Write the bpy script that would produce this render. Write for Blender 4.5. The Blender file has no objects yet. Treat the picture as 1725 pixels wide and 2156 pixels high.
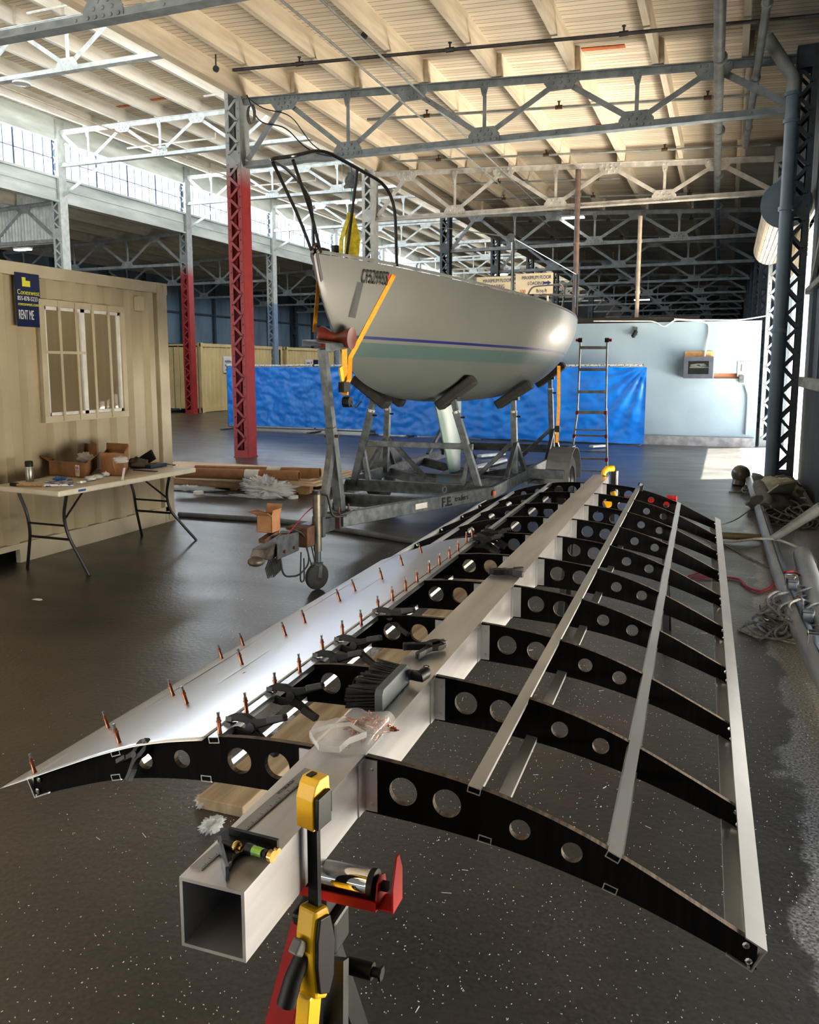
import bpy, math, random
from mathutils import Vector, Matrix, noise
from mathutils.geometry import tessellate_polygon
sc=bpy.context.scene; col=sc.collection; R=math.radians; PI=math.pi
random.seed(7)
# ---------------- camera, sky, sun, exposure ----------------
CAMH=1.70; FPX=1728.0; PITCH=math.atan(233/1728.); YAW=R(20.95)
cd=bpy.data.cameras.new('camera'); cam=bpy.data.objects.new('camera',cd); col.objects.link(cam)
cam.location=(0,0,CAMH); cam.rotation_euler=(PI/2-PITCH,0,YAW)
cd.sensor_fit='HORIZONTAL'; cd.sensor_width=36; cd.lens=36*FPX/1725; cd.shift_y=-72/1725.; cd.clip_end=300; cd.clip_start=.05
sc.camera=cam
sc.view_settings.view_transform='Standard'; sc.view_settings.look='None'; sc.view_settings.gamma=1
sc.view_settings.exposure=EXPOSURE=0.4
sc.cycles.use_denoising=True; sc.cycles.max_bounces=8; sc.cycles.diffuse_bounces=5; sc.cycles.glossy_bounces=4
sc.cycles.transparent_max_bounces=16; sc.cycles.sample_clamp_indirect=6; sc.cycles.caustics_reflective=False; sc.cycles.caustics_refractive=False
w=bpy.data.worlds.new('sky'); sc.world=w; w.use_nodes=True; nt=w.node_tree; nt.nodes.clear()
tc=nt.nodes.new('ShaderNodeTexCoord'); sx=nt.nodes.new('ShaderNodeSeparateXYZ'); rp=nt.nodes.new('ShaderNodeValToRGB')
mr=nt.nodes.new('ShaderNodeMapRange'); mr.inputs[1].default_value=-1; bg=nt.nodes.new('ShaderNodeBackground'); ow=nt.nodes.new('ShaderNodeOutputWorld')
e=rp.color_ramp.elements; e[0].position=0; e[0].color=(1.6,1.4,1.1,1); e[1].position=1; e[1].color=(.28,.45,.85,1)
for p,c in ((.49,(1.5,1.35,1.1,1)),(.505,(.95,.98,1,1)),(.62,(.62,.78,1,1))):
    k=e.new(p); k.color=c
nt.links.new(tc.outputs['Generated'],sx.inputs[0]); nt.links.new(sx.outputs[2],mr.inputs[0]); nt.links.new(mr.outputs[0],rp.inputs[0])
nt.links.new(rp.outputs[0],bg.inputs[0]); nt.links.new(bg.outputs[0],ow.inputs[0]); bg.inputs[1].default_value=SKY=2.0
def light(name,kind,loc,power,size=None,color=(1,1,1),rot=None,portal=False,angle=None):
    l=bpy.data.lights.new(name,kind); o=bpy.data.objects.new(name,l); col.objects.link(o); o.location=loc
    l.energy=power; l.color=color
    if rot: o.rotation_euler=rot
    if kind=='AREA':
        l.shape='RECTANGLE'; l.size,l.size_y=size
        if portal: l.cycles.is_portal=True
    if angle: l.angle=angle
    return o
sd=Vector((-1,-.55,-2.5)).normalized()
sun=light('sun','SUN',(5,5,12),55,color=(1,.93,.82),angle=R(.6)); sun.rotation_euler=sd.to_track_quat('-Z','Y').to_euler()
# daylight entering by the real openings: the two right-hand doors, the clerestory windows; plus added fills behind the camera
def facing(v): return Vector(v).to_track_quat('-Z','Y').to_euler()
light('apron_bounce','AREA',(2.7,16.4,.03),1500,(5.0,2.8),(1,.92,.78),facing((-.5,-.1,1)))
light('door_daylight','AREA',(1.3,16.4,1.9),110,(5.0,3.4),(1,.95,.88),facing((-1,-.05,.2)))
light('apron_bounce','AREA',(2.5,4.4,.03),1300,(5.4,2.6),(1,.90,.74),facing((-.7,.1,1)))
light('window_daylight','AREA',(-18.7,13.0,7.7),900,(12,.9),(.84,.92,1),facing((1,0,-.15)))
light('window_daylight','AREA',(-18.7,25.0,7.7),900,(12,.9),(.84,.92,1),facing((1,0,-.15)))
light('window_daylight','AREA',(-18.7,40.0,7.7),900,(16,.9),(.84,.92,1),facing((1,0,-.15)))
light('clerestory_daylight','AREA',(-8.1,16,7.8),900,(24,1.2),(.9,.95,1),facing((-1,0,-.1)))
light('clerestory_daylight','AREA',(-8.1,42,7.8),700,(24,1.2),(.9,.95,1),facing((-1,0,-.1)))
light('rear_up_fill','AREA',(-8.5,-4.5,.15),2300,(9,6),(1,.91,.78),facing((0,.12,1)))  # upward fill added behind the camera to brighten the ceiling
light('aisle_fill','AREA',(-23,-8.6,2.4),700,(8,4),(.9,.95,1),facing((0,1,.12)))  # fill added to lift the left aisle, no door is built here
light('rear_fill','AREA',(-10,-8.6,2.2),220,(14,3.4),(.95,.97,1),facing((0,1,.1)))  # weak frontal fill added in front of the closed back wall
# ---------------- pixel helpers (1725x2156 photograph) ----------------
_f=Vector((-math.sin(YAW)*math.cos(PITCH),math.cos(YAW)*math.cos(PITCH),-math.sin(PITCH))); _r=Vector((math.cos(YAW),math.sin(YAW),0)); _u=_r.cross(_f)
C0=Vector((0,0,CAMH))
def ray(x,y): return _f+_r*((x-862.5)/FPX)-_u*((y-1006)/FPX)
def G(x,y,z=0): r=ray(x,y); return C0+r*((z-CAMH)/r.z)
def GX(x,y,X): r=ray(x,y); return C0+r*(X/r.x)
def GY(x,y,Y): r=ray(x,y); return C0+r*(Y/r.y)
# ---------------- materials ----------------
def L(c): return tuple(((v/255)/12.92 if v<=10 else ((v/255+.055)/1.055)**2.4) for v in c)+(1,)
MATS={}
def PM(name,c1,c2=None,sc=6,rough=.6,metal=0,bump=0,det=5,st=(1,1,1),spec=.5,coat=0,rv=0,lo=.35,hi=.65,dist=0):
    """two-tone procedural paint: noise mixes c1 and c2, optional bump and roughness variation"""
    if name in MATS: return MATS[name]
    m=bpy.data.materials.new(name); m.use_nodes=True; n=m.node_tree; N=n.nodes; K=n.links; b=N['Principled BSDF']
    b.inputs['Roughness'].default_value=rough; b.inputs['Metallic'].default_value=metal; b.inputs['Specular IOR Level'].default_value=spec
    b.inputs['Coat Weight'].default_value=coat
    c1=L(c1); c2=L(c2) if c2 else tuple(v*.8 for v in c1[:3])+(1,)
    t=N.new('ShaderNodeTexCoord'); mp=N.new('ShaderNodeMapping'); mp.inputs['Scale'].default_value=st; K.new(t.outputs['Object'],mp.inputs[0])
    no=N.new('ShaderNodeTexNoise'); no.inputs['Scale'].default_value=sc; no.inputs['Detail'].default_value=det; no.inputs['Distortion'].default_value=dist; K.new(mp.outputs[0],no.inputs[0])
    r=N.new('ShaderNodeValToRGB'); r.color_ramp.elements[0].position=lo; r.color_ramp.elements[0].color=c1; r.color_ramp.elements[1].position=hi; r.color_ramp.elements[1].color=c2
    K.new(no.outputs[0],r.inputs[0]); K.new(r.outputs[0],b.inputs['Base Color'])
    if bump:
        bp=N.new('ShaderNodeBump'); bp.inputs['Strength'].default_value=bump; bp.inputs['Distance'].default_value=.01; K.new(no.outputs[0],bp.inputs['Height']); K.new(bp.outputs[0],b.inputs['Normal'])
    if rv:
        mm=N.new('ShaderNodeMapRange'); mm.inputs[3].default_value=rough-rv; mm.inputs[4].default_value=rough+rv; K.new(no.outputs[0],mm.inputs[0]); K.new(mm.outputs[0],b.inputs['Roughness'])
    MATS[name]=m; return m
def GLASS(name,c,alpha,rough=.03):
    if name in MATS: return MATS[name]
    m=bpy.data.materials.new(name); m.use_nodes=True; N=m.node_tree.nodes; K=m.node_tree.links; N.clear()
    a=N.new('ShaderNodeBsdfTransparent'); g=N.new('ShaderNodeBsdfPrincipled'); x=N.new('ShaderNodeMixShader'); o=N.new('ShaderNodeOutputMaterial')
    g.inputs['Base Color'].default_value=L(c); g.inputs['Roughness'].default_value=rough; x.inputs[0].default_value=alpha
    K.new(a.outputs[0],x.inputs[1]); K.new(g.outputs[0],x.inputs[2]); K.new(x.outputs[0],o.inputs[0]); MATS[name]=m; return m
def EM(name,c,s):
    if name in MATS: return MATS[name]
    m=bpy.data.materials.new(name); m.use_nodes=True; b=m.node_tree.nodes['Principled BSDF']
    b.inputs['Emission Color'].default_value=L(c); b.inputs['Emission Strength'].default_value=s; MATS[name]=m; return m
# ---------------- mesh builder ----------------
XF={}   # object name -> matrix that takes world to that object's own space
class MB:
    def __init__(s): s.v=[]; s.f=[]; s.mi=[]; s.k=0
    def add(s,vs,fs):
        o=len(s.v); s.v+=[Vector(p) for p in vs]; s.f+=[[i+o for i in f] for f in fs]; s.mi+=[s.k]*len(fs); return s
    def mat(s,k): s.k=k; return s
    def box(s,x0,x1,y0,y1,z0,z1):
        return s.add([(x,y,z) for z in (z0,z1) for y in (y0,y1) for x in (x0,x1)],[(0,2,3,1),(4,5,7,6),(0,1,5,4),(2,6,7,3),(0,4,6,2),(1,3,7,5)])
    def bar(s,p,q,w,h,up=(0,0,1),w2=None,h2=None):
        p=Vector(p); q=Vector(q); d=(q-p).normalized(); u=Vector(up)
        if abs(d.dot(u))>.98: u=Vector((0,1,0))
        a=d.cross(u).normalized(); b=a.cross(d)
        w2=w if w2 is None else w2; h2=h if h2 is None else h2; vs=[]
        for c,ww,hh in ((p,w,h),(q,w2,h2)):
            for i,j in ((-1,-1),(1,-1),(1,1),(-1,1)): vs.append(c+a*(i*ww/2)+b*(j*hh/2))
        return s.add(vs,[(0,1,2,3),(7,6,5,4),(0,4,5,1),(1,5,6,2),(2,6,7,3),(3,7,4,0)])
    def tube(s,pts,r,n=8,closed=False,caps=True):
        pts=[Vector(p) for p in pts]; m=len(pts); rs=r if isinstance(r,(list,tuple)) else [r]*m
        o=len(s.v); pa=None; vs=[]; fs=[]
        for i in range(m):
            if closed: d=(pts[(i+1)%m]-pts[i-1])
            else: d=(pts[min(i+1,m-1)]-pts[max(i-1,0)])
            d=d.normalized() if d.length>1e-9 else Vector((0,0,1))
            if pa is None: pa=d.orthogonal().normalized()
            else:
                pa=pa-d*pa.dot(d); pa=pa.normalized() if pa.length>1e-6 else d.orthogonal().normalized()
            pb=d.cross(pa)
            for k in range(n):
                a=2*PI*k/n; vs.append(pts[i]+(pa*math.cos(a)+pb*math.sin(a))*rs[i])
        for i in range(m if closed else m-1):
            for k in range(n):
                j=(i+1)%m; fs.append((i*n+k,i*n+(k+1)%n,j*n+(k+1)%n,j*n+k))
        if caps and not closed: fs+= [tuple(range(n-1,-1,-1)),tuple((m-1)*n+k for k in range(n))]
        return s.add(vs,fs)
    def ribbon(s,pts,wv,t=.003):
        """flat strap: pts centre line, wv width vector (or list)"""
        pts=[Vector(p) for p in pts]; wl=wv if isinstance(wv,list) else [Vector(wv)]*len(pts); vs=[]; fs=[]
        for i,p in enumerate(pts):
            d=(pts[min(i+1,len(pts)-1)]-pts[max(i-1,0)]).normalized(); wn=wl[i]; nn=d.cross(wn).normalized()*t/2
            vs+=[p-wn/2-nn,p+wn/2-nn,p+wn/2+nn,p-wn/2+nn]
        for i in range(len(pts)-1):
            for k in range(4): fs.append((4*i+k,4*i+(k+1)%4,4*i+4+(k+1)%4,4*i+4+k))
        fs+=[(3,2,1,0),tuple(4*(len(pts)-1)+k for k in range(4))]
        return s.add(vs,fs)
    def prism(s,outer,vec,holes=()):
        """planar polygon (3-D points) with holes, extruded by vec"""
        loops=[[Vector(p) for p in outer]]+[[Vector(p) for p in h] for h in holes]; flat=[p for l in loops for p in l]; n=len(flat); vec=Vector(vec)
        tr=tessellate_polygon(loops); fs=[tuple(t) for t in tr]+[tuple(i+n for i in reversed(t)) for t in tr]; o=0
        for l in loops:
            m=len(l)
            for i in range(m): fs.append((o+i,o+(i+1)%m,o+(i+1)%m+n,o+i+n))
            o+=m
        return s.add(flat+[p+vec for p in flat],fs)
    def lathe(s,prof,c=(0,0,0),ax=(0,0,1),n=20):
        ax=Vector(ax).normalized(); a=ax.orthogonal().normalized(); b=ax.cross(a); c=Vector(c); vs=[]; fs=[]
        for r,z in prof:
            for k in range(n): t=2*PI*k/n; vs.append(c+ax*z+(a*math.cos(t)+b*math.sin(t))*r)
        for i in range(len(prof)-1):
            for k in range(n): fs.append((i*n+k,i*n+(k+1)%n,(i+1)*n+(k+1)%n,(i+1)*n+k))
        return s.add(vs,fs)
    def cyl(s,p,q,r,n=16,r2=None):
        p=Vector(p); q=Vector(q); h=(q-p).length; r2=r if r2 is None else r2
        return s.lathe([(0,0),(r,0),(r2,h),(0,h)],p,q-p,n)
    def dome(s,p,nrm,r,n=6): return s.lathe([(r,0),(r*.8,r*.45),(0,r*.65)],p,nrm,n)
    def ball(s,p,r,n=12,sq=(1,1,1)):
        o=len(s.v); m=n//2; vs=[]; fs=[]; p=Vector(p)
        for i in range(m+1):
            for k in range(n):
                a=PI*i/m; t=2*PI*k/n; vs.append(p+Vector((r*sq[0]*math.sin(a)*math.cos(t),r*sq[1]*math.sin(a)*math.sin(t),r*sq[2]*math.cos(a))))
        for i in range(m):
            for k in range(n): fs.append((i*n+k,(i+1)*n+k,(i+1)*n+(k+1)%n,i*n+(k+1)%n))
        return s.add(vs,fs)
    def grid(s,fn,nu,nv):
        return s.add([fn(i/nu,j/nv) for j in range(nv+1) for i in range(nu+1)],[(j*(nu+1)+i,j*(nu+1)+i+1,(j+1)*(nu+1)+i+1,(j+1)*(nu+1)+i) for j in range(nv) for i in range(nu)])
    def build(s,name,mats,parent=None,smooth=False,world=True,solid=0,bevel=0):
        me=bpy.data.meshes.new(name); vs=s.v
        if parent is not None and world:
            M=XF[parent.name]; vs=[M@v for v in vs]
        me.from_pydata([tuple(v) for v in vs],[],s.f); mats=mats if isinstance(mats,list) else [mats]
        for m in mats: me.materials.append(m)
        if len(mats)>1: me.polygons.foreach_set('material_index',s.mi)
        if smooth: me.polygons.foreach_set('use_smooth',[True]*len(me.polygons)); 
        me.update()
        import bmesh
        b=bmesh.new(); b.from_mesh(me); bmesh.ops.recalc_face_normals(b,faces=b.faces); b.to_mesh(me); b.free()
        if smooth and smooth!=2: me.set_sharp_from_angle(angle=R(40))
        o=bpy.data.objects.new(name,me); col.objects.link(o)
        if parent is not None: o.parent=parent; XF[o.name]=XF[parent.name]
        else: XF[o.name]=Matrix.Identity(4)
        if solid: md=o.modifiers.new('solid','SOLIDIFY'); md.thickness=solid; md.offset=0
        if bevel: md=o.modifiers.new('bevel','BEVEL'); md.width=bevel; md.segments=2; md.limit_method='ANGLE'
        return o
def tag(o,label=None,cat=None,group=None,kind=None):
    if label: o['label']=label
    if cat: o['category']=cat
    if group: o['group']=group
    if kind: o['kind']=kind
    return o
def thing(name,label,cat,loc=(0,0,0),rz=0,group=None,rot=None):
    o=bpy.data.objects.new(name,None); col.objects.link(o); o.location=loc; o.rotation_euler=rot or (0,0,rz); o.empty_display_size=.1
    XF[o.name]=(Matrix.Translation(loc)@o.rotation_euler.to_matrix().to_4x4()).inverted(); return tag(o,label,cat,group)
def struct(o): o['kind']='structure'; return o
KIDS={}
def kids(o): return [c for c in bpy.data.objects if c.parent==o]
def dup(root,loc=None,rz=None,label=None,group=None,rot=None,tree=None):
    r=root.copy(); col.objects.link(r)
    if loc is not None: r.location=loc
    if rot is not None: r.rotation_euler=rot
    elif rz is not None: r.rotation_euler=(0,0,rz)
    if label: r['label']=label
    if group: r['group']=group
    for ch in (tree[0] if tree else kids(root)):
        c=ch.copy(); col.objects.link(c); c.parent=r
        for g in (tree[1].get(ch.name,[]) if tree else kids(ch)):
            d=g.copy(); col.objects.link(d); d.parent=c
    return r
def treeof(root): k=kids(root); return (k,{c.name:kids(c) for c in k})
def text(s,size,p,rx,ux,mat,parent,name='lettering',ext=.001,al='LEFT',sp=1,sxy=(1,1),bold=0):
    """lettering at p, reading along rx with up ux"""
    cu=bpy.data.curves.new(name,'FONT'); cu.body=s; cu.size=size; cu.extrude=ext; cu.align_x=al; cu.space_character=sp; cu.offset=bold; cu.materials.append(mat)
    o=bpy.data.objects.new(name,cu); col.objects.link(o); x=Vector(rx).normalized(); y=Vector(ux); y=(y-x*y.dot(x)).normalized(); z=x.cross(y)
    M=Matrix.Translation(p)@Matrix((x*sxy[0],y*sxy[1],z)).transposed().to_4x4()
    bpy.context.view_layer.update(); me=bpy.data.meshes.new_from_object(o); bpy.data.objects.remove(o); o=bpy.data.objects.new(name,me); col.objects.link(o)
    if parent is not None: o.parent=parent; M=XF[parent.name]@M
    o.matrix_local=M; return o
def nth(i): return ['first','second','third','fourth','fifth','sixth','seventh','eighth','ninth','tenth','eleventh','twelfth','thirteenth','fourteenth','fifteenth','sixteenth'][i]
# ---------------- shared materials ----------------
ALU=PM('aluminium',(222,224,226),(198,200,203),3,.33,.85,.02,6,(1,1,1),rv=.07)
ALUB=PM('brushed_aluminium',(232,232,233),(166,166,168),7,.34,.82,.03,8,(1,.10,1),rv=.08)
GALV=PM('galvanised_steel',(98,104,108),(70,76,80),14,.45,.6,.03,6,rv=.1)
STEELG=PM('grey_painted_steel',(128,138,142),(98,108,114),5,.5,0,.05)
STEELW=PM('whitewashed_steel',(200,205,200),(150,158,156),5,.6,0,.05)
BLK=PM('black_plastic',(11,12,13),(18,19,20),30,.5,0,.02,spec=.3)
RUB=PM('black_rubber',(20,20,20),(34,33,32),20,.75,0,.05)
WHT=PM('white_plastic',(225,226,224),(205,206,204),8,.45)
RED=PM('red_paint',(170,20,18),(135,16,16),8,.5,spec=.25)
YEL=PM('yellow_plastic',(238,188,20),(224,170,14),8,.42)
BRASS=PM('brass',(190,160,96),(150,120,60),20,.25,1)
COPPER=PM('copper',(186,118,92),(130,78,60),60,.3,1)
CHROME=PM('chrome',(225,226,228),(215,216,218),5,.06,1)
RUST=PM('rusty_steel',(96,62,44),(60,46,38),20,.8,.2,.2)
CARD=PM('brown_cardboard',(152,110,74),(132,92,60),8,.85,0,.03)
GREYC=PM('grey_rope',(128,124,114),(84,80,74),40,.85,0,.2)
# ---------------- the building shell ----------------
FR=[1.45+6*i for i in range(13)]            # frame lines along the depth
XA,XB,XC,XD=1.1,-8.5,-18.35,-27.5           # right wall, column row, clerestory row, left wall
def floor_mat():
    m=bpy.data.materials.new('oily_concrete'); m.use_nodes=True; N=m.node_tree.nodes; K=m.node_tree.links; b=N['Principled BSDF']
    t=N.new('ShaderNodeTexCoord')
    def no(s,d=6,di=0,st=(1,1,1)):
        mp=N.new('ShaderNodeMapping'); mp.inputs['Scale'].default_value=st; K.new(t.outputs['Object'],mp.inputs[0])
        x=N.new('ShaderNodeTexNoise'); x.inputs['Scale'].default_value=s; x.inputs['Detail'].default_value=d; x.inputs['Distortion'].default_value=di; K.new(mp.outputs[0],x.inputs[0]); return x.outputs[0]
    def ramp(f,a,c1,bb,c2):
        r=N.new('ShaderNodeValToRGB'); q=r.color_ramp.elements; q[0].position=a; q[0].color=c1; q[1].position=bb; q[1].color=c2; K.new(f,r.inputs[0]); return r.outputs[0]
    def mix(f,a,bb,mode='MIX'):
        x=N.new('ShaderNodeMix'); x.data_type='RGBA'; x.blend_type=mode
        if isinstance(f,float): x.inputs[0].default_value=f
        else: K.new(f,x.inputs[0])
        K.new(a,x.inputs[6]); K.new(bb,x.inputs[7]); return x.outputs[2]
    base=ramp(no(.8,8,.3),.38,L((36,35,33)),.66,L((76,72,65)))
    grit=ramp(no(70,6),.3,(.35,.35,.35,1),.72,(1.4,1.4,1.4,1))
    c=mix(1.0,base,grit,'MULTIPLY')
    stain=ramp(no(.35,5,1.2),.46,(0,0,0,1),.62,(1,1,1,1)); c=mix(stain,c,ramp(no(3,6),.3,L((58,53,46)),.7,L((44,42,39))))
    # worn pale concrete strip along the right wall, sun glint painted into its tone
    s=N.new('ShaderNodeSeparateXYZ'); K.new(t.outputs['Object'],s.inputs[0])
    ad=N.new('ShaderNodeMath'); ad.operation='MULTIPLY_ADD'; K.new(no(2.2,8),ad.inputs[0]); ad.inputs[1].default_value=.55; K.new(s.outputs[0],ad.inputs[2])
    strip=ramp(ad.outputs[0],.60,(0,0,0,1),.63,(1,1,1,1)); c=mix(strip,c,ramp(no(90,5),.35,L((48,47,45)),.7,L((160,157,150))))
    K.new(c,b.inputs['Base Color'])
    rg=N.new('ShaderNodeMapRange'); b.inputs['Specular IOR Level'].default_value=.75; rg.inputs[3].default_value=.22; rg.inputs[4].default_value=.46; K.new(no(1.3,7,.4,(1,2.5,1)),rg.inputs[0]); K.new(rg.outputs[0],b.inputs['Roughness'])
    bp=N.new('ShaderNodeBump'); bp.inputs['Strength'].default_value=.5; bp.inputs['Distance'].default_value=.005; K.new(no(34,8),bp.inputs['Height']); K.new(bp.outputs[0],b.inputs['Normal'])
    return m
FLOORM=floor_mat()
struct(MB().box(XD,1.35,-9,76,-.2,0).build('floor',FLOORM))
struct(MB().box(1.35,14,-9,30,-.25,-.03).build('path',PM('sunlit_concrete_apron',(186,178,164),(160,152,138),2,.9)))
def plank_mat(name,c1,c2,c3,wd=.135,axis=1):
    m=bpy.data.materials.new(name); m.use_nodes=True; N=m.node_tree.nodes; K=m.node_tree.links; b=N['Principled BSDF']; b.inputs['Roughness'].default_value=.8
    t=N.new('ShaderNodeTexCoord'); s=N.new('ShaderNodeSeparateXYZ'); K.new(t.outputs['Object'],s.inputs[0])
    def M(op,a,bb=0.0):
        x=N.new('ShaderNodeMath'); x.operation=op
        for i,v in enumerate((a,bb)):
            if isinstance(v,(int,float)): x.inputs[i].default_value=v
            else: K.new(v,x.inputs[i])
        return x.outputs[0]
    q=M('DIVIDE',s.outputs[axis],wd); fl=M('FLOOR',q); fr=M('FRACT',q)
    wn=N.new('ShaderNodeTexWhiteNoise'); wn.noise_dimensions='1D'; K.new(fl,wn.inputs['W'])
    mp=N.new('ShaderNodeMapping'); mp.inputs['Scale'].default_value=(.5,6,1) if axis==1 else (6,.5,1); K.new(t.outputs['Object'],mp.inputs[0])
    no=N.new('ShaderNodeTexNoise'); no.inputs['Scale'].default_value=3; no.inputs['Detail'].default_value=8; no.inputs['Distortion'].default_value=.5; K.new(mp.outputs[0],no.inputs[0])
    f=M('ADD',M('MULTIPLY',wn.outputs[0],.5),M('MULTIPLY',no.outputs[0],.6))
    r=N.new('ShaderNodeValToRGB'); e=r.color_ramp.elements; e[0].position=.3; e[0].color=L(c2); e[1].position=.75; e[1].color=L(c1); k=e.new(.18); k.color=L(c3); K.new(f,r.inputs[0])
    gap=M('GREATER_THAN',M('ABSOLUTE',M('SUBTRACT',fr,.5)),.455)
    mx=N.new('ShaderNodeMix'); mx.data_type='RGBA'; K.new(gap,mx.inputs[0]); K.new(r.outputs[0],mx.inputs[6]); mx.inputs[7].default_value=L((112,98,82)); K.new(mx.outputs[2],b.inputs['Base Color'])
    bp=N.new('ShaderNodeBump'); bp.inputs['Strength'].default_value=.6; bp.inputs['Distance'].default_value=.01; bp.invert=True; K.new(gap,bp.inputs['Height']); K.new(bp.outputs[0],b.inputs['Normal'])
    return m
DECK=plank_mat('whitewashed_roof_boards',(230,218,198),(208,194,172),(150,128,102))
JOI=PM('whitewashed_timber',(232,220,198),(198,182,156),2.2,.8,0,.1,8,(4,.5,4),lo=.3,hi=.75)
JOIW=PM('pale_timber',(206,204,194),(170,166,154),2.2,.8,0,.1,8,(4,.5,4),lo=.3,hi=.75)
def zr(X): return 6.50+(X-XB)*(-.42/9.2)      # top of the right-hand trusses
def za(X): return 6.52+(X-XC)*(.30/9.15)      # top of the far left aisle trusses
ZM=8.42
JH=.34
# roof decks
def deck(name,x0,x1,f,y0=-9.1,y1=75):
    o=MB().add([(x0,y0,f(x0)+JH+.0),(x1,y0,f(x1)+JH),(x1,y1,f(x1)+JH),(x0,y1,f(x0)+JH),(x0,y0,f(x0)+JH+.1),(x1,y0,f(x1)+JH+.1),(x1,y1,f(x1)+JH+.1),(x0,y1,f(x0)+JH+.1)],
        [(0,1,2,3),(7,6,5,4),(0,4,5,1),(1,5,6,2),(2,6,7,3),(3,7,4,0)]).build(name,DECK); return struct(o)
deck('ceiling',XB,1.5,zr); deck('ceiling_monitor',XC-.3,XB+1.6,lambda x:ZM); deck('ceiling_aisle',XD,XC,za)  # hidden eave of the raised roof lengthened to keep sun off the floor
# timber joists, one piece per bay, each an object of its own
SEG=[(-5.9,1.55),(1.35,7.55),(7.35,13.55),(13.35,19.55),(19.35,25.55),(25.35,31.55),(31.35,37.55),(37.35,43.55),(43.35,75)]
def joists(xs,f,where,grp,mat,off=.035):
    base={}
    for i,x in enumerate(xs):
        for j,(a,b) in enumerate(SEG):
            if j<1: continue
            ln=round(b-a,2); dx=off if j%2 else -off
            if ln not in base:
                o=MB().box(-.045,.045,0,ln,0,JH).build('roof_joist',mat); base[ln]=o
            else: o=base[ln].copy(); col.objects.link(o)
            o.location=(x+dx,a,f(x)); 
            tag(o,'timber joist, %s from the %s, %s bay away'%(nth(i),where,nth(j-1)),'joist',grp)
JR=[-7.34+1.235*k for k in range(7)]
joists(JR,zr,'column row, sloping roof','joists under the right-hand roof',JOI)
JM=[-17.2+1.225*k for k in range(7)]
joists(JM,lambda x:ZM,'clerestory windows, raised roof','joists under the raised roof',JOIW)
JA=[-26.6+1.3*k for k in range(7)]
joists(JA,za,'outer wall, far aisle','joists under the far aisle roof',JOIW)
# edge beams
def sbox(name,mat,*a): return struct(MB().box(*a).build(name,mat))
sbox('trim_1',JOI,XB+.02,XB+.2,-9,75,zr(XB)+.0,zr(XB)+JH+.06)
WSTEEL=PM('whitewashed_girder',(205,212,208),(160,170,168),1.6,.6,0,.05,7,(1,.4,2))
g=MB(); 
g.box(XC-.06,XC+.06,-9,75,6.45,7.12).box(XC+.02,XC+.14,-9,75,6.42,6.47).box(XC+.02,XC+.14,-9,75,7.08,7.14).box(XC+.06,XC+.09,-9,75,6.78,6.81)
struct(g.build('beam_clerestory',WSTEEL))
sbox('beam_head',WSTEEL,XC-.05,XC+.1,-9,75,8.14,8.76)
# clerestory windows: steel sash per bay, glass per bay
SASH=PM('dark_blue_sash',(40,52,92),(58,72,110),10,.5); PANE=GLASS('hazy_window_glass',(225,238,255),.05,.1)
wn=0
for i,y in enumerate([-4.55]+FR[:-1]):
    wn+=1; s=MB(); a,b=y+.18,y+5.82; n=16
    for k in range(n+1):
        yy=a+(b-a)*k/n; t=.03 if k%4==0 else .012; s.box(XC-.006,XC+.006,yy-t,yy+t,7.12,8.16)
    for z in (7.12,7.64,8.15): s.box(XC-.006,XC+.006,a,b,z-.012,z+.012)
    o=struct(s.build('window_%d'%wn,SASH)); p=MB().box(XC-.004,XC+.004,a,b,7.12,8.16).build('pane',PANE,o)
    if i<10:   # narrow lights between the low roof and the raised roof on the near column row
        s=MB()
        for k in range(n+1):
            yy=a+(b-a)*k/n; t=.02 if k%4==0 else .006; s.box(XB-.007,XB+.007,yy-t,yy+t,6.95,8.42)
        for z in (6.95,7.45,7.95,8.4): s.box(XB-.02,XB+.02,a,b,z-.012,z+.012)
        o=struct(s.build('window_%d'%(40+wn),SASH)); MB().box(XB-.004,XB+.004,a,b,6.95,8.42).build('pane',PANE,o)
# outer walls
BLUEW=PM('blue_painted_sheeting',(140,166,186),(112,138,158),1.2,.55,0,.1,8,(1,1,.3)); DBL=PM('dark_blue_steel',(46,60,72),(34,44,54),6,.5,0,.05)
def corr(p0,p1,z0,z1,amp,pitch,trap=True):
    p0=Vector(p0); p1=Vector(p1); d=(p1-p0); Ln=d.length; d.normalize(); n=Vector((d.y,-d.x,0)); m=MB(); pts=[]; k=0; x=0
    prof=[(0,0),(.28,0),(.5,1),(.78,1)] if trap else [(q/6,.5+.5*math.cos(2*PI*q/6)) for q in range(6)]
    while x<Ln:
        for a,h in prof:
            xx=x+a*pitch
            if xx<=Ln: pts.append((xx,h*amp))
        x+=pitch
    pts.append((Ln,0))
    vs=[]; fs=[]
    for a,h in pts:
        q=p0+d*a+n*h; vs+=[(q.x,q.y,z0),(q.x,q.y,z1)]
    for i in range(len(pts)-1): fs.append((2*i,2*i+2,2*i+3,2*i+1))
    return m.add(vs,fs)
def wallm(name,mat,mb): return struct(mb.build(name,mat))
w=MB(); w.box(XD-.15,XD,-9,76,0,6.7); wallm('wall_left',BLUEW,w)
w=MB()
for y in [1.45+3*k for k in range(25)]: w.box(XD,XD+.16,y-.09,y+.09,0,6.5)
for z in (2.9,4.6): w.box(XD,XD+.12,-9,76,z-.05,z+.05)
struct(w.build('trim_2',PM('blue_wall_posts',(70,88,102),(54,70,84),4,.5)))
sbox('wall_back',PM('back_wall_paint',(150,150,146),(120,122,120),1,.8),XD,1.4,-9.2,-9,0,9)
sbox('wall_end',PM('shaded_end_wall',(60,66,70),(44,50,54),1,.8),XD,1.4,75,75.2,0,9)
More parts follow.
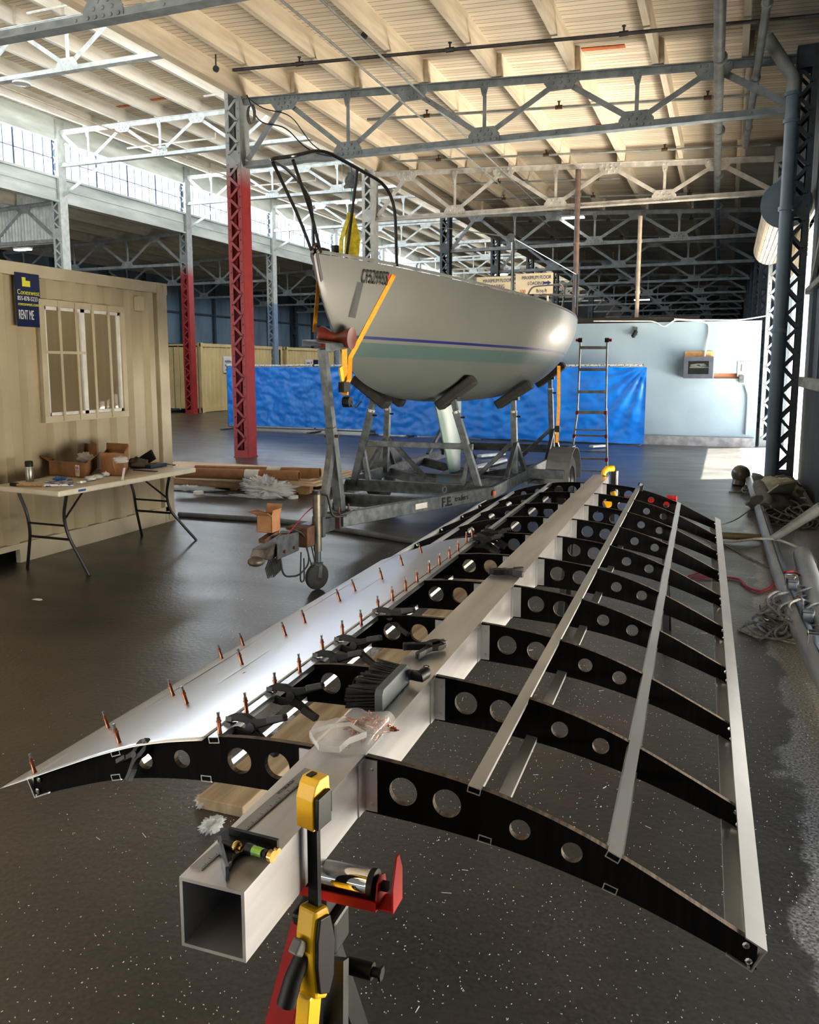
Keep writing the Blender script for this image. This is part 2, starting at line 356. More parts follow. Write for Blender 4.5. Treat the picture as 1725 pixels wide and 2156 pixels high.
w=corr((-27.4,19.5,0),(XC-.1,19.5,0),5.3,6.9,.05,.12,False); wallm('wall_corrugated',PM('corrugated_sheet',(220,226,222),(190,196,194),4,.6),w)
# right wall with its two door openings
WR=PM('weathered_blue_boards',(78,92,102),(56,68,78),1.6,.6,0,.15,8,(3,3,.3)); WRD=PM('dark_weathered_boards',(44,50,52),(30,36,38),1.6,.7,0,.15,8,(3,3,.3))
def rw(name,y0,y1,z0,z1,mat): 
    m=MB(); n=max(1,int((y1-y0)/.42))
    for k in range(n):
        a=y0+(y1-y0)*k/n; b=y0+(y1-y0)*(k+1)/n; m.box(XA,XA+.12,a+.004,b-.004,z0,z1)
    m.box(XA+.04,XA+.1,y0,y1,z0,z1); return struct(m.build(name,mat))
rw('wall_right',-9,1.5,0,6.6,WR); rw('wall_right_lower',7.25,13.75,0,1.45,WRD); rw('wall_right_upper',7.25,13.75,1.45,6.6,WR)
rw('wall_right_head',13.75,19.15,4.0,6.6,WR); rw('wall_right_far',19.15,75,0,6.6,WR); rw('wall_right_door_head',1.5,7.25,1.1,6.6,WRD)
LEDGE=PM('bare_timber_ledge',(150,150,142),(112,112,106),3,.8,0,.2,6,(3,.5,3))
sbox('trim_3',LEDGE,XA-.1,XA+.02,7.3,13.5,1.42,1.56); sbox('trim_4',LEDGE,XA-.08,XA+.02,7.3,13.5,2.75,2.83)
m=MB().bar((XA-.05,12.9,2.8),(XA-.05,9.0,4.9),.05,.12).bar((XA-.05,13.2,5.4),(XA-.05,9.5,4.3),.05,.12); struct(m.build('trim_5',LEDGE))
for k,y in enumerate((8.4,9.9,11.4,12.6)): sbox('trim_%d'%(6+k),WR,XA-.05,XA+.01,y-.035,y+.035,1.56,6.4)
# partition of pale blue plaster with its concrete curb
PLA=PM('pale_blue_plaster',(140,160,172),(116,138,154),.9,.75,0,.08,8,lo=.3,hi=.75)
hole=[(.0-.02,19.2,1.98),(.0-.02,19.2,2.05),(0.,19.2,2.05)]
wx0,wx1=-5.4,.66
hx0,hx1=GY(1503,790,19.15).x,GY(1556,790,19.15).x; hz0,hz1=GY(1503,797,19.15).z,GY(1503,786,19.15).z
m=MB().prism([(wx0,19.15,0),(wx1,19.15,0),(wx1,19.15,2.68),(wx0,19.15,2.68)],(0,.16,0),[[(hx0,19.15,hz0),(hx0,19.15,hz1),(hx1,19.15,hz1),(hx1,19.15,hz0)]]); wallm('wall_partition',PLA,m)
sbox('trim_20',PM('worn_concrete_curb',(140,142,146),(104,106,112),6,.85,0,.3),-5.4,.62,18.85,19.16,0,.2)
m=MB().box(hx0-.05,hx1+.05,19.27,19.30,hz0-.1,hz1+.1); struct(m.build('trim_21',PM('bare_lath',(196,110,70),(150,130,110),9,.8)))
# ---------------- columns: laced steel, two channels with lacing bars ----------------
def paint_mat(name,low,high,zc,fade=.25):
    m=bpy.data.materials.new(name); m.use_nodes=True; N=m.node_tree.nodes; K=m.node_tree.links; b=N['Principled BSDF']; b.inputs['Roughness'].default_value=.45
    t=N.new('ShaderNodeTexCoord'); s=N.new('ShaderNodeSeparateXYZ'); K.new(t.outputs['Object'],s.inputs[0]); mr=N.new('ShaderNodeMapRange'); mr.inputs[1].default_value=zc-fade; mr.inputs[2].default_value=zc+fade; K.new(s.outputs[2],mr.inputs[0])
    no=N.new('ShaderNodeTexNoise'); no.inputs['Scale'].default_value=7; no.inputs['Detail'].default_value=6; K.new(t.outputs['Object'],no.inputs[0])
    x=N.new('ShaderNodeMix'); x.data_type='RGBA'; K.new(mr.outputs[0],x.inputs[0]); x.inputs[6].default_value=L(low); x.inputs[7].default_value=L(high)
    y=N.new('ShaderNodeMix'); y.data_type='RGBA'; y.blend_type='MULTIPLY'; y.inputs[0].default_value=.6; K.new(x.outputs[2],y.inputs[6]); K.new(no.outputs['Fac'],y.inputs[7]); 
    K.new(y.outputs[2],b.inputs['Base Color']); return m
CRED=paint_mat('red_over_grey_paint',(172,44,46),(170,178,180),5.15,.22); CBLUE=paint_mat('blue_over_white_paint',(140,170,200),(215,224,222),4.4,.05); CGREY=PM('dark_grey_column_paint',(74,86,94),(56,66,74),6,.5)
CPALE=paint_mat('pale_column_paint',(150,162,168),(200,206,204),4.4,.3)
def column(x,y,H,mat,label,detail=True,W=.30,D=.30,riv=True):
    t=thing('laced_steel_column',label,'column',(x,y,0)); w=W/2; d=D/2
    for s in (-1,1):
        m=MB(); m.box(x+s*w-.006,x+s*w+.006,y-d,y+d,0,H)
        for q in (-1,1): m.box(min(x+s*w,x+s*(w-.075)),max(x+s*w,x+s*(w-.075)),y+q*d-.006,y+q*d+.006,0,H)
        if riv:
            z=.2
            while z<H-.1: 
                m.dome((x+s*(w-.04),y-d-.006,z),(0,-1,0),.019); z+=.19
        m.build('channel',mat,t)
    for q in (-1,1):
        m=MB(); z=.18; p=.19; k=0
        while z+p<H:
            a=(x-w+.05,y+q*(d+.01),z); b=(x+w-.05,y+q*(d+.01),z+p); 
            if k%2: a=(a[0],a[1],z+p); b=(b[0],b[1],z)
            m.bar(a,b,.012,.045,(0,0,1)); z+=p; k+=1
        for z in (0,H*.62,H-.3): m.box(x-w,x+w,y+q*d-.008,y+q*d+.008,z,z+(.14 if z==0 else .3))
        m.build('lacing',mat,t)
    MB().box(x-w-.015,x+w+.015,y-d-.015,y+d+.015,0,.02).build('base_plate',mat,t)
    return t
for i,y in enumerate(FR[1:10]):
    if i==0: continue
    mat=CRED if i==1 else (CPALE if i==2 else CGREY)
    column(XB,y,8.5 if i>0 else 8.5,mat,{1:'red laced steel column, faded to grey near the top, left of the sailboat'}.get(i,'laced steel column with a conduit, %s of the row behind the sailboat bow'%nth(i-2)) if i==1 or i<5 else 'laced steel column of the row behind the sailboat, %s from the camera'%nth(i),riv=i<4)
for i,y in enumerate(FR[2:10]):
    lab=['pale blue laced column below the clerestory, rising behind the office container','laced column with a red lower half below the clerestory windows','blue and white laced column below the clerestory, right of the tall red one'][i] if i<3 else 'laced column below the clerestory windows, %s from the camera'%nth(i)
    column(XC,FR[3+i] if i<9 else y,8.7,CRED if i==1 else CBLUE,lab,W=.32,riv=i<2)
for i,y in enumerate(FR[2:9]):
    lab=['dark laced steel column beside the vertical blue pipe','pale laced steel column at the end of the blue plaster wall'][i] if i<2 else 'laced steel column of the right wall beyond the partition, %s from the camera'%nth(i)
    column(.87,y+.15 if i==0 else y-.1,6.2,PM('slate_column_paint',(62,74,84),(46,56,64),6,.5) if i==0 else (CPALE if i==1 else CGREY),lab,W=.27,riv=i<3)
for i,y in enumerate(FR[3:10]): 
    column(XD+.35,y,6.3,CBLUE if i<0 else CGREY,'slate laced column against the far left wall, %s from the camera'%nth(i),riv=False)
# ---------------- riveted roof trusses ----------------
def truss(y,x0,x1,ft,zb,tops,bots,mat,label,grp,det=2,ends=(1,1)):
    """tops/bots: x of the gusseted nodes; every node gets a vertical"""
    t=thing('roof_truss',label,'truss',(x0,y,0),group=grp); S=(lambda m,n: m.build(n,mat,t)) if det else None
    allm=MB()
    def piece(name,fn):
        m=MB() if det else allm; fn(m)
        if det: m.build(name,mat,t)
    def chord(m,top):
        a=Vector((x0,y,ft(x0)-.02 if top else zb)); b=Vector((x1,y,ft(x1)-.02 if top else zb)); s=-1 if top else 1
        if det:
            m.bar(a,b,.16,.014); 
            for q in (-.018,.018): m.bar(a+Vector((0,q,s*.05)),b+Vector((0,q,s*.05)),.012,.1)
            if det>1:
                n=int(abs(x1-x0)/.55)
                for k in range(1,n): p=a.lerp(b,k/n); m.dome(p+Vector((0,-.024,s*.055)),(0,-1,0),.02,8)
        else: m.bar(a,b,.14,.1)
    piece('top_chord',lambda m:chord(m,True)); piece('bottom_chord',lambda m:chord(m,False))
    T=[(x,ft(x)-.10) for x in tops]; Bn=[(x,zb+.10) for x in bots]
    def web(p,q,w=.085):
        def fn(m):
            a=Vector((p[0],y,p[1])); b=Vector((q[0],y,q[1])); m.bar(a,b,.012,w,(0,1,0)) if 0 else m.bar(a,b,w,.014,(0,1,0)); m.bar(a+Vector((0,.03,0)),b+Vector((0,.03,0)),.012,.06,(0,1,0))
        piece('diagonal',fn)
    nodes=sorted([(x,z,'t') for x,z in T]+[(x,z,'b') for x,z in Bn])
    for a,b in zip(nodes,nodes[1:]):
        if a[2]!=b[2]: web(a[:2],b[:2])
    f=nodes[0]; l=nodes[-1]
    if ends[0]: web((x0+.06 if f[2]=='t' else x0+.06,zb+.12 if f[2]=='t' else ft(x0)-.1),f[:2],.1)
    if ends[1]: web(l[:2],(x1-.06,zb+.12 if l[2]=='t' else ft(x1)-.1),.1)
    for x,z,k in nodes:
        def vert(m,x=x,k=k): m.bar((x,y,zb+.08),(x,y,ft(x)-.08),.06,.014,(0,1,0)); m.bar((x,y+.03,zb+.08),(x,y+.03,ft(x)-.08),.012,.05,(0,1,0))
        if k=='b': piece('vertical',vert)
        def gus(m,x=x,z=z,k=k):
            s=-1 if k=='t' else 1; zz=(ft(x)-.01) if k=='t' else zb
            m.prism([(x-.26,y-.036,zz),(x+.26,y-.036,zz),(x+.26,y-.036,zz+s*.13),(x+.17,y-.036,zz+s*.25),(x-.17,y-.036,zz+s*.25),(x-.26,y-.036,zz+s*.13)],(0,.01,0))
            if det>1:
                for i in range(-2,3): m.dome((x+i*.1,y-.036,zz+s*.05),(0,-1,0),.026,8)
                for i in (-1,0,1): m.dome((x+i*.12,y-.036,zz+s*.13),(0,-1,0),.026,8)
                for i in (-.5,.5): m.dome((x+i*.13,y-.036,zz+s*.2),(0,-1,0),.026,8)
        piece('gusset_plate',gus)
        def ear(m,x=x,k=k):
            s=1 if k=='t' else -1; zz=zb if k=='t' else ft(x)-.02
            m.prism([(x-.09,y-.036,zz),(x+.09,y-.036,zz),(x+.035,y-.036,zz+s*.24),(x-.035,y-.036,zz+s*.24)],(0,.01,0))
            if det>1: m.dome((x,y-.036,zz+s*.18),(0,-1,0),.022,8); m.dome((x-.04,y-.036,zz+s*.06),(0,-1,0),.022,8); m.dome((x+.04,y-.036,zz+s*.06),(0,-1,0),.022,8)
        if k=='b': piece('gusset_plate',ear)
    if not det:
        allm.build('frame',mat,t)
    return t
GT=[PM('shaded_grey_truss_paint',(142,152,156),(112,122,127),5,.5,0,.05),PM('off_white_truss_paint',(208,204,196),(170,166,158),5,.6,0,.05),PM('pale_grey_truss_paint',(166,172,172),(130,138,140),5,.6)]  # near trusses carry their shading as a darker blue-grey colour
ordn=['overhead at the top left corner','just in front of the sailboat bow','above the stern of the sailboat','above the blue plaster wall']
for i,y in enumerate(FR):
    if i<1: continue
    det=2 if i<5 else (1 if i<7 else 0)
    mr_=GT[0] if i<=2 else (GT[1] if i==3 else GT[2])
    truss(y,XB+.15,.72,zr,5.3,[-7.5,-5.08,-2.62,-.38],[-6.28,-3.85,-1.46],mr_,'riveted steel truss under the right-hand roof, %s'%(ordn[i-1] if i<5 else '%s from the camera'%nth(i-1)),'trusses under the right-hand roof',det)
    truss(y,XC+.16,XB-.15,lambda x:ZM,7.42,[-15.97,-13.52,-11.07],[-17.2,-14.75,-12.3,-9.85],PM('white_truss_paint',(214,222,222),(178,188,190),5,.6),'white steel truss under the raised roof left of the red column, %s from the camera'%nth(i-1),'trusses under the raised roof',det if i<5 else 0,(1,0))
    if i>=3: truss(y,XD+.4,XC-.16,za,5.33,[-24.7,-22.2,-19.7],[-25.95,-23.45,-20.95],GT[2],'grey steel truss under the far aisle roof, %s from the camera'%nth(i-3),'trusses under the far aisle roof',1 if i<6 else 0)
    # knee braces from the clerestory columns
    if 2<i<8: tag(MB().bar((XC+.1,y,6.6),(XC+1.9,y,7.5),.012,.09,(0,0,1)).bar((XC+.1,y+.03,6.6),(XC+1.9,y+.03,7.5),.05,.012).build('knee_brace',WSTEEL),'white steel knee brace below the raised-roof truss, %s from the camera'%nth(i-3),'brace','knee braces below the clerestory')
# ---------------- the curved wing frame: box spar, black plywood ribs, aluminium stringers and skin ----------------
SP=.4161; WO=Vector((-.572,.872,0)); WRZ=math.atan(.024)
WD=Vector((-.024,1,0)).normalized(); WE=Vector((WD.y,-WD.x,0))
def W(u,i,z): return WO+WE*u+WD*(i*SP)+Vector((0,0,z))
def onrib(i,x,y):
    r=ray(x,y); p=WO+WD*(i*SP); q=C0+r*((p-C0).dot(WD)/r.dot(WD)); return (q-p).dot(WE),q.z
def interp(tb,v):
    if v<=tb[0][0]: return tb[0][1]
    for (a,p),(b,q) in zip(tb,tb[1:]):
        if v<=b: return p+(q-p)*(v-a)/(b-a)
    (a,p),(b,q)=tb[-2:]; return q+(q-p)*(v-b)/(b-a)
def smooth_tb(tb):
    out=[]; 
    for k in range(0,35):
        v=k*.02; s=sum(interp(tb,max(0,v+d)) for d in (-.05,-.025,0,.025,.05))/5; out.append((v,s if v>.05 else interp(tb,v)))
    return out
TR=smooth_tb([(0,1.0),(.1,.993),(.2,.980),(.3,.957),(.37,.935),(.45,.903),(.53,.865),(.6,.830),(.68,.790)])
BR=smooth_tb([(0,.893),(.1,.889),(.2,.882),(.3,.868),(.44,.836),(.53,.806),(.6,.780),(.68,.749)])
TL=smooth_tb([(0,1.0),(.1,.999),(.2,.990),(.35,.957),(.45,.922),(.56,.875),(.66,.830),(.68,.821)])
BL=smooth_tb([(0,.897),(.1,.897),(.24,.892),(.36,.877),(.46,.855),(.57,.817),(.68,.775)])
def top(u): return interp(TR,u) if u>=0 else interp(TL,-u-.103) if u<-.103 else 1.0
def bot(u): return interp(BR,u) if u>=0 else interp(BL,-u-.103)
PLYB=PM('black_stained_plywood',(6,6,7),(20,17,15),5,.7,0,.06,9,(14,1,1.2),spec=.06,lo=.45,hi=.8)
PLYE=PM('plywood_edge',(112,98,82),(52,44,38),60,.8,0,.1,3,(.2,.2,6))
wing=thing('curved_wing_frame','large curved wing frame of aluminium box beam, black plywood ribs and a half-fitted metal skin','wing frame',tuple(WO),WRZ)
wing.rotation_euler=(0,0,WRZ); XF[wing.name]=(Matrix.Translation(WO)@Matrix.Rotation(WRZ,4,'Z')).inverted()
y1=11.0*SP
s=MB().prism([(-.103,0,.896),(0,0,.896),(0,0,1),(-.103,0,1)],(0,y1,0),[[(-.098,0,.901),(-.005,0,.901),(-.005,0,.995),(-.098,0,.995)]])
spar=s.build('box_spar',ALUB,wing,world=False)
def circ(u,z,r,y,n=28): return [(u+r*math.cos(2*PI*k/n),y,z+r*math.sin(2*PI*k/n)) for k in range(n)]
TH=.012; ribs=[]
for side in (1,-1):
    off=0 if side>0 else -.103; T=TR if side>0 else TL; B=BR if side>0 else BL; us=[.003]+[.02*k for k in range(1,34)]+[.672]
    outer=[(off+side*v,0,interp(T,v)) for v in us]+[(off+side*v,0,interp(B,v)) for v in reversed(us)]
    hz=lambda v:(interp(T,v)+interp(B,v))/2+(.002 if v<.2 else 0)
    holes=[circ(off+side*v,hz(v),r,0) for v,r in ((.076,.0265),(.158,.0262),(.289,.0185),(.378,.018))]
    m=MB().prism(outer,(0,TH,0),holes)
    for k,f in enumerate(m.f):   # faces whose normal is not along the depth are raw plywood edge
        a,b,c=[m.v[j] for j in f[:3]]; n=(b-a).cross(c-a); m.mi[k]=0 if abs(n.y)>.9*n.length else 1
    # angle bracket, bolted to the spar and the rib
    bk=MB(); x0,x1=(.0,.027) if side>0 else (-.13,-.103)
    bk.box(x0,x1,-.003,0,.897,.995); bk.box(*( (0,.003) if side>0 else (-.106,-.103)),-.03,0,.897,.995)
    for z in (.912,.978): bk.lathe([(0,-.006),(.005,-.006),(.005,0)],((x0+x1)/2+.003*side,-.002,z),(0,-1,0),6); bk.lathe([(0,-.009),(.0035,-.009),(.0035,-.003)],((x0+x1)/2+.003*side,0,z),(0,1,0),6)
    bo=MB()
    for v,dz in ((.655,.012),(.66,-.012)):
        u=off+side*v; z=hz(v)+dz; bo.lathe([(.006,0),(.006,.003),(.003,.0045),(0,.0045)],(u,0,z),(0,-1,0),8)
    r0=m.build('rib',[PLYB,PLYE],wing,world=False); b0=bk.build('angle_bracket',ALU,r0,world=False); n0=bo.build('edge_bolt',CHROME,r0,world=False)
    for i in range(1,11):
        if i==1: r0.location=(0,SP,0); continue
        c=r0.copy(); col.objects.link(c); c.location=(0,i*SP,0)
        for g in (b0,n0): d=g.copy(); col.objects.link(d); d.parent=c
def stringer(u,topside,mat=ALU,i0=.996,i1=10.06,w=.024,h=.013):
    f=top if topside else bot; a=math.atan2(f(u+.01)-f(u-.01),.02); cx=Vector((math.cos(a),0,math.sin(a))); cz=Vector((-math.sin(a),0,math.cos(a)))
    c=Vector((u,i0*SP,f(u)))-cz*(h/2-.0008 if topside else -(h/2-.0008))
    def rc(w,h): return [c+cx*(-w/2)+cz*(-h/2),c+cx*(w/2)+cz*(-h/2),c+cx*(w/2)+cz*(h/2),c+cx*(-w/2)+cz*(h/2)]
    MB().prism(rc(w,h),(0,(i1-i0)*SP,0),[rc(w-.0035,h-.0035)]).build('stringer',mat,wing,world=False)
for u,tp in ((.2085,1),(.448,1),(-.317,1),(-.555,1),(.227,0),(.441,0),(-.336,0),(-.553,0)): stringer(u,tp)
# edge channels along the rib tips
for side in (1,-1):
    u0=.672 if side>0 else -.775; zc=(top(u0)+bot(u0))/2; a=math.atan2(top(u0)-top(u0-side*.06),.06); o=Vector((side*math.cos(a),0,math.sin(a))); n=Vector((-side*math.sin(a),0,math.cos(a))) 
    if n.z<0: n=-n
    c=Vector((u0,.985*SP,zc)); H=.0235; t=.0025; Lf=.040
    P=lambda x,y:c+o*x+n*y
    prof=[P(.004,-H),P(-Lf,-H),P(-Lf,-H+t),P(.0015,-H+t),P(.0015,H-t),P(-Lf+.008,H-t),P(-Lf+.008,H),P(.004,H)]
    m=MB().prism(prof,(0,(10.35-.985)*SP,0)); 
    m.bar(P(-.004,-H+t+.002)+Vector((0,0,0)),P(-.004,-H+t+.002)+Vector((0,(10.3-.985)*SP,0)),.004,.003)
    m.build('edge_channel',ALU,wing,world=False)
# aluminium skin over the left side
SKIN=PM('sheet_aluminium',(222,225,230),(208,212,216),1.2,.30,.92,.0,6,(1,1,1),rv=.05)
SK0,SK1=-.332,-.852
def skin(a,b):
    u=SK0+(SK1-SK0)*a; iend=5.85+.55*a; i=.955+(iend-.955)*b
    wv=.0022*math.sin(i*3.1+u*4)*math.sin(a*PI)+.0008*noise.noise(Vector((u*3,i*.8,0)))*(1 if .02<b<.98 else 0)*math.sin(a*PI)**.5
    ex=-.045*max(0,a-.86)/.14*0
    return Vector((u,i*SP,top(u)+.0012+wv+ex))
sk=MB().grid(skin,44,90).build('skin_panel',SKIN,wing,smooth=2,world=False,solid=.001)
def surf(x,y):
    """point where the line of sight meets the upper face of the frame"""
    r=ray(x,y); z=.95
    for _ in range(30):
        q=C0+r*((z-CAMH)/r.z); u=(q-WO).dot(WE); z=.5*z+.5*(top(u)+.0015)
    return q,u
# copper sheet holders pushed through the skin
def pin():
    t=thing('sheet_holder_pin','copper sheet holder pin','pin',(0,0,0))
    MB().lathe([(0,0),(.0048,0),(.0048,.004),(.0042,.005),(.0042,.024),(.0056,.025),(.0056,.027),(.0040,.028),(.0040,.034),(0,.034)],n=10).build('barrel',COPPER,t,smooth=True)
    MB().lathe([(.0028,.034),(.0028,.041),(.0034,.0415),(.0034,.044),(0,.0445)],n=8).build('plunger',PM('zinc_plunger',(170,172,174),(150,152,154),20,.3,.9),t,smooth=True)
    return t
pinroot=None; ptree=None
PA=[(463,1545),(519.5,1501),(580,1457),(631.5,1415),(680,1373),(722,1340),(761,1316),(797,1285),(827,1264),(854.6,1243),(879,1225),(904,1205.5),(926,1189),(947,1175),(965,1160),(983,1142),(995,1131)]
PB=[(74,1628),(252,1566),(394,1483),(510,1400),(513,1360),(602,1339),(643,1313),(716,1266),(748,1244.5),(805,1220),(848,1191),(888,1165),(467.6,1387),(365,1465),(229,1534)]
for k,(x,y) in enumerate(PA+PB):
    q,u=surf(x,y); sl=math.atan2(top(u+.02)-top(u-.02),.04) if u<-.2 else 0
    if k<len(PA): lab='copper pin on the inner edge of the metal skin, %s from the near end'%(nth(k) if k<16 else 'farthest'); gr='pins along the inner edge of the skin'
    else: lab='pin on the skin, %s'%['at the near outer corner above the rib tip','second along the near rib','third, mid-skin right of a pair','on the second rib, right of its pair','near the outer edge, upper of two on the second rib','on the third rib, inner of two','on the third rib, outer of two','on the fourth rib, inner of two','on the fourth rib, outer of two','on the fifth rib near the outer edge','on the sixth rib near the outer edge','farthest of those on the outer half','at the outer edge beside the second rib','at the outer edge, second pair from the near end','at the outer edge, first pair from the near end'][k-len(PA)]; gr='pins on the outer half of the skin'
    if pinroot is None: pinroot=pin(); ptree=treeof(pinroot); o=pinroot
    else: o=dup(pinroot,tree=ptree)
    o.location=q; o.rotation_euler=(R(2*math.sin(k*2.1)),-sl*.8 if k>=len(PA) else -.06,0); o['label']=lab; o['group']=gr
# spring clamps
def spring_clamp(label,group=None):
    t=thing('spring_clamp',label,'clamp',group=group)
    for s in (1,-1):
        pf=[(-.066,.002),(-.064,.014),(-.046,.025),(-.022,.027),(.0,.021),(.02,.026),(.072,.048),(.080,.044),(.077,.034),(.034,.012),(.004,-.003),(-.02,.008),(-.046,.006)]
        w=.0115 if s>0 else .009
        o=MB().prism([(x,-w,s*z) for x,z in pf],(0,2*w,0)).build('jaw_arm',BLK,t,bevel=.0025)
        MB().bar((.036,0,s*.0265),(.078,0,s*.0425),.025,.017).build('grip',PM('dark_grey_grip',(52,56,60),(40,44,47),30,.6),o,bevel=.003)
        MB().bar((-.068,0,s*.006),(-.052,0,s*.008),.024,.011).build('jaw_pad',PM('grey_jaw_pad',(88,92,96),(70,72,76),30,.6),o)
    MB().cyl((0,-.014,0),(0,.014,0),.012,14).build('pivot_spring',PM('dark_spring_steel',(60,60,62),(40,40,42),30,.35,.8),t)
    return t
cl0=spring_clamp('x'); ctree=treeof(cl0); used=False
E_CL=[((505,1522),(0,0,.0),'black spring clamp nearest the camera on the inner edge of the metal skin'),
((620,1457),(0,0,.1),'black spring clamp on the inner skin edge at the left of the second rib'),
((705,1385),(0,0,.05),'spring clamp on the skin edge just beyond the second rib, nearer of two close together'),
((755,1352),(0,0,-.05),'black spring clamp on the skin edge before the third rib, farther of two close together'),
((800,1293),(0,0,-.1),'small-looking black spring clamp on the skin edge left of the third rib'),
((975,1143),(0,0,.1),'nearest black spring clamp of the four bunched at the far end of the skin'),((985,1137),(0,0,-.15),'second black spring clamp of the four bunched at the far end of the skin'),((993,1131),(0,0,.2),'third black spring clamp of the four bunched at the far end of the skin'),((1001,1125),(0,0,0),'farthest black spring clamp of the four bunched at the far end of the skin')]
for k,((x,y),rt,lab) in enumerate(E_CL):
    q,u=surf(x,y); o=cl0 if k==0 else dup(cl0,tree=ctree); o.scale=(.85,.85,.85); ii=(q-WO).dot(WD)/SP
    o.location=W(-.317+.048,ii,top(-.30)-.004); o.rotation_euler=(R(-18),R(6),WRZ+rt[2]); o['label']=lab; o['group']='spring clamps on the skin edge'
o=dup(cl0,tree=ctree); o.location=W(-.493,.975,.925); ax_=Vector((-.60,-.22,-.77)).normalized(); ay_=Vector((.2,1,-.4)); ay_=(ay_-ax_*ay_.dot(ax_)).normalized(); o.rotation_euler=Matrix((ax_,ay_,ax_.cross(ay_))).transposed().to_euler(); o.scale=(.58,.58,.58); o['label']='black spring clamp biting the top of the nearest rib, handles over its front face'; o['group']='spring clamps on the skin edge'
o=dup(cl0,tree=ctree); o.scale=(.72,.72,.72); o.location=G(903,1362,1.016); o.rotation_euler=(R(84),R(0),R(-125)); o['label']='loose black spring clamp lying on the spar with both handles toward the camera'; o['group']='spring clamps lying on the spar'
o=dup(cl0,tree=ctree); o.location=G(1063,1203,1.014); o.rotation_euler=(R(90),0,R(12)); o.scale=(.8,.8,.8); o['label']='loose black spring clamp lying on the far half of the spar'; o['group']='spring clamps lying on the spar'
# small dark clip standing on the farthest rib
tag(MB().bar(W(.23,10,.965),W(.235,10,1.0),.02,.02).bar(W(.232,10,1.0),W(.215,9.97,1.008),.015,.02).build('rib_clip',BLK,None,bevel=.002),'small black clip standing up on the farthest rib','clip')
# counter brush lying on the spar
BG=PM('grey_brush_plastic',(84,92,98),(70,78,84),10,.5)
br=thing('counter_brush','black bristled counter brush with grey block and black handle lying on the spar','brush',tuple(G(835,1462,1.0)))
a=G(806,1500,1.0); b=G(863,1437,1.0); dx=(b-a).normalized(); dn=Vector((-dx.y,dx.x,0)); ln=(b-a).length
def BP(s,t,z): return a+dx*s+dn*t+Vector((0,0,z))
m=MB().prism([BP(0,0,.0),BP(0,0,.036),BP(.008,0,.046),BP(ln-.012,0,.046),BP(ln,0,.036),BP(ln,0,0)],dn*.018); m.build('brush_block',BG,br,bevel=.0015)
m=MB(); 
for i in range(26):
    for j in range(6):
        s=.004+(ln-.008)*i/25; z=.005+.034*j/5; t=.018; fan=(i/25-.5)*.035; Lb=.060+random.uniform(-.004,.004)
        m.bar(BP(s,t,z),BP(s+fan+random.uniform(-.003,.003),t+Lb,max(.001,z+random.uniform(-.004,.006))),.0028,.0028,(0,0,1),.0045,.0045)
m.build('bristles',PM('black_bristle',(12,12,13),(22,22,23),40,.6),br)
h0=BP(ln-.003,.009,.020); h1=G(886,1424,1.026); h2=G(903,1411,1.03)
m=MB().tube([h0-dx*.01,h0+(h1-h0)*.3,h0+(h1-h0)*.5],[.017,.012,.012],10); m.build('handle_neck',BG,br,smooth=True)
m=MB().tube([h0+(h1-h0)*.45,h0+(h1-h0)*.7,h1,h1+(h2-h1)*.6,h2],[.011,.012,.014,.014,.006],12); hh=m.build('handle',BLK,br,smooth=True)
MB().lathe([(.004,0),(.0065,.0012),(.0075,0)],h1+(h2-h1)*.7+Vector((0,0,.0125)),(0,0,1),16).build('hanging_hole',PM('hole_shadow',(5,5,5),(8,8,8)),hh)
# clear bag full of copper pins
BAGM=GLASS('clear_polythene',(235,238,242),.22,.12)
bc=G(748,1545,1.0); bag=thing('polythene_bag','clear zip bag half full of copper pins lying across the spar','bag',tuple(bc))
ca=[G(652,1547,1.02),G(700,1583,1.008),G(770,1590,1.004),G(832,1528,1.012),G(800,1512,1.03),G(735,1500,1.03),G(705,1530,1.04)]
cen=sum(ca,Vector())/len(ca)
def bagf(a,b):
    t=a*2*PI; k=a*len(ca); i0=int(k)%len(ca); i1=(i0+1)%len(ca); e=ca[i0].lerp(ca[i1],k-int(k)); 
    s=math.sin(b*PI); lift=math.cos(b*PI); p=cen.lerp(e,s**.7); nz=noise.noise(Vector((p.x*40,p.y*40,b*5)))
    return Vector((p.x+.003*nz,p.y+.003*nz,max(.999+.002,1.003+(.034*lift+.012 if b<.5 else .0)*(1) + .007*nz*(1 if b<.5 else .2)+(e.z-1)*.3*s)))
MB().grid(bagf,42,26).build('pouch',BAGM,bag,smooth=2)
m=MB(); m.ribbon([G(652,1545,1.028),G(672,1575,1.02),G(715,1578,1.016),G(735,1560,1.022),G(772,1546,1.02)],(0,0,.012),.0012); m.ribbon([G(652,1543,1.03),G(690,1530,1.038),G(735,1524,1.042),G(772,1546,1.022)],(0,0,.008),.001)
m.build('zip_strip',GLASS('zip_polythene',(240,242,245),.3,.2),bag)
pr=MB().lathe([(0,0),(.0045,0),(.0045,.026),(.0055,.027),(.0038,.029),(.0038,.034),(.002,.034),(.002,.04),(0,.04)],n=8).build('loose_copper_pin',COPPER,None,smooth=True); XFk=[]
tag(pr,'copper pin lying among the others inside the clear zip bag','pin','copper pins inside the clear bag')
for k in range(80):
    o=pr if k==0 else pr.copy()
    if k: col.objects.link(o)
    t=random.uniform(0,2*PI); e=.85*random.random()**.5; p=G(778,1540,1.0)+Vector((.050*e*math.cos(t),.030*e*math.sin(t),random.uniform(.006,.026)*(1-.5*e))); o.scale=(.7,.7,.7)
    o.location=p; o.rotation_euler=(PI/2+random.uniform(-.4,.4),0,random.uniform(0,2*PI))
